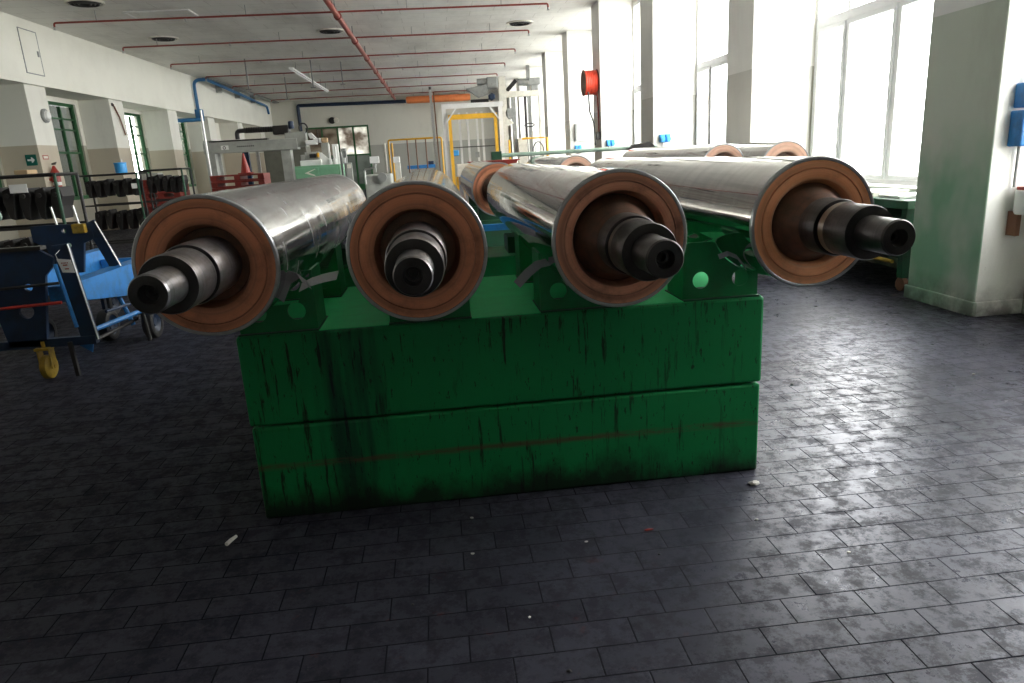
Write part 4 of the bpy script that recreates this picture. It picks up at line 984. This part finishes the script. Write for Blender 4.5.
# bench under window between near piers
t = thing('window_bench', 'green steel trolley bench with cluttered pale top under the nearest visible window', 'bench', (4.95, 8.2, 0))
MB().box(4.62, 5.30, 6.62, 10.0, .84, .93).build('top', 'dkgreen', t, bevel=.01)
MB().box(4.72, 5.28, 6.8, 9.85, .32, .74).build('body', 'dkgreen', t, bevel=.01)
MB().box(4.64, 4.72, 6.70, 9.9, .56, .62).build('shelf', 'green', t)
for y in (6.72, 8.3, 9.8):
    for x in (4.70, 5.2): MB().box(x - .04, x + .04, y - .04, y + .04, .14, .84).build('leg', 'dkgreen', t)
for y in (6.72, 9.8):
    for x in (4.70, 5.2):
        MB().lathe([(-.025, 0), (-.025, .07), (.025, .07), (.025, 0)], (x, y, .07), 'X', 18).build('caster', 'brownsteel', t, smooth=True)
MB().box(4.65, 4.70, 6.7, 9.9, .36, .54).build('apron', 'dkgreen', t, bevel=.005)
MB().tube((4.63, 6.8, .30), (4.63, 9.6, .30), .02, 8).build('yellow_rod', 'yel_dark', t, smooth=True)
for k, (y, w_, h_) in enumerate([(6.85, .35, .03), (7.3, .4, .05), (7.8, .3, .03), (8.3, .5, .06), (9.0, .4, .03)]):
    o = MB().box(4.68, 5.1, y, y + w_, .932, .932 + h_).build('sheet_stack', 'white' if k % 2 == 0 else 'cream', bevel=.004)
    tag(o, ['pale sheet stack on the bench end nearest the damp green pier', 'cream block, second from the near end of the window bench', 'white sheets in the middle of the window bench', 'thick cream block farther along the window bench', 'white sheets at the far end of the window bench'][k], 'sheets', 'stacks on the window bench')
o = thing('steel_bar', 'dark steel bar lying on the lower shelf of the window bench', 'bar', (4.9, 8, .64)); MB().tube((4.683, 6.8, .655), (4.683, 9.4, .655), .03, 10).build('shaft', 'blacksteel', o, smooth=True); MB().lathe([(0, 0), (0, .034), (.1, .034), (.1, 0)], (4.683, 6.71, .655), 'Y', 14).build('collar', 'greysteel', o)
# devices on the near pier's lit face
t = thing('isolator_switch', 'blue isolator switch box with a red knob on the near pier at the right edge', 'switch', (4.76, 5.45, 1.6))
MB().box(4.685, 4.86, 5.40, 5.52, 1.73, 1.92).build('upper_box', 'blue', t, bevel=.012); MB().box(4.67, 4.88, 5.38, 5.52, 1.43, 1.71).build('lower_box', 'blue', t, bevel=.012)
MB().lathe([(0, 0), (0, .045), (-.05, .04), (-.05, 0)], (4.78, 5.38, 1.47), 'Y', 18).build('knob', 'redpl', t, smooth=True)
MB().tube((4.76, 5.48, 1.92), (4.76, 5.48, 2.0), .02, 8).build('gland', 'greysteel', t)
MB().tube((4.76, 5.49, 1.43), (4.76, 5.49, 1.1), .012, 8).build('cable', 'greysteel', t)
t = thing('wall_dispenser', 'white rounded holder with a red lid on the near pier at the right edge', 'dispenser', (4.84, 5.42, .95))
MB().lathe([(0, 0), (0, .09), (.02, .10), (.19, .10), (.20, .09), (.20, 0)], (4.84, 5.41, .88), 'Z', 28).build('body', 'white', t, smooth=True)
MB().lathe([(.20, 0), (.20, .095), (.225, .095), (.225, 0)], (4.84, 5.41, .88), 'Z', 28).build('lid', 'redpl', t, smooth=True)
MB().box(4.76, 4.80, 5.42, 5.52, .70, .9).build('bracket', 'brownsteel', t)

# ------------------------------------------------------------------ daylight
W = bpy.data.worlds.new('overcast'); bpy.context.scene.world = W; W.use_nodes = True
nt = W.node_tree; nt.nodes.clear()
o = nt.nodes.new('ShaderNodeOutputWorld'); bg = nt.nodes.new('ShaderNodeBackground')
tc = nt.nodes.new('ShaderNodeTexCoord'); sp = nt.nodes.new('ShaderNodeSeparateXYZ'); mr = nt.nodes.new('ShaderNodeMapRange')
nt.links.new(tc.outputs['Generated'], sp.inputs[0]); nt.links.new(sp.outputs[2], mr.inputs[0])
mr.inputs[1].default_value = -.02; mr.inputs[2].default_value = .9; mr.inputs[3].default_value = .85; mr.inputs[4].default_value = 1.25
mx = nt.nodes.new('ShaderNodeMath'); mx.operation = 'MULTIPLY'; mx.inputs[1].default_value = 8.0
nt.links.new(mr.outputs[0], mx.inputs[0]); nt.links.new(mx.outputs[0], bg.inputs[1])
bg.inputs[0].default_value = (1.0, .99, .965, 1)
nt.links.new(bg.outputs[0], o.inputs[0])

# ------------------------------------------------------------------ camera
cd = bpy.data.cameras.new('camera'); cam = bpy.data.objects.new('camera', cd); C.objects.link(cam)
cd.sensor_width = 36; cd.sensor_fit = 'HORIZONTAL'; cd.lens = 700 / 1024 * 36; cd.clip_end = 200; cd.clip_start = .05
pi_, ya, ro = (0.261294, 0.0902783, -0.0581533)
cy, sy, cp, sp_, cr, sr = math.cos(ya), math.sin(ya), math.cos(pi_), math.sin(pi_), math.cos(ro), math.sin(ro)
fw = Vector((sy * cp, cy * cp, -sp_)); r0 = Vector((cy, -sy, 0)); u0 = r0.cross(fw)
r_ = r0 * cr + u0 * sr; u_ = r0 * -sr + u0 * cr
cam.matrix_world = Matrix(((r_.x, u_.x, -fw.x, 0), (r_.y, u_.y, -fw.y, 0), (r_.z, u_.z, -fw.z, 1.6), (0, 0, 0, 1)))
sc = bpy.context.scene; sc.camera = cam
sc.view_settings.view_transform = 'Standard'; sc.view_settings.look = 'None'; sc.view_settings.gamma = 1; sc.view_settings.exposure = 0.95
sc.view_settings.use_curve_mapping = False
sc.cycles.max_bounces = 8; sc.cycles.diffuse_bounces = 5; sc.cycles.glossy_bounces = 4; sc.cycles.transparent_max_bounces = 8
sc.cycles.sample_clamp_indirect = 10
for o in bpy.data.objects:
    if '_l' in o: del o['_l']
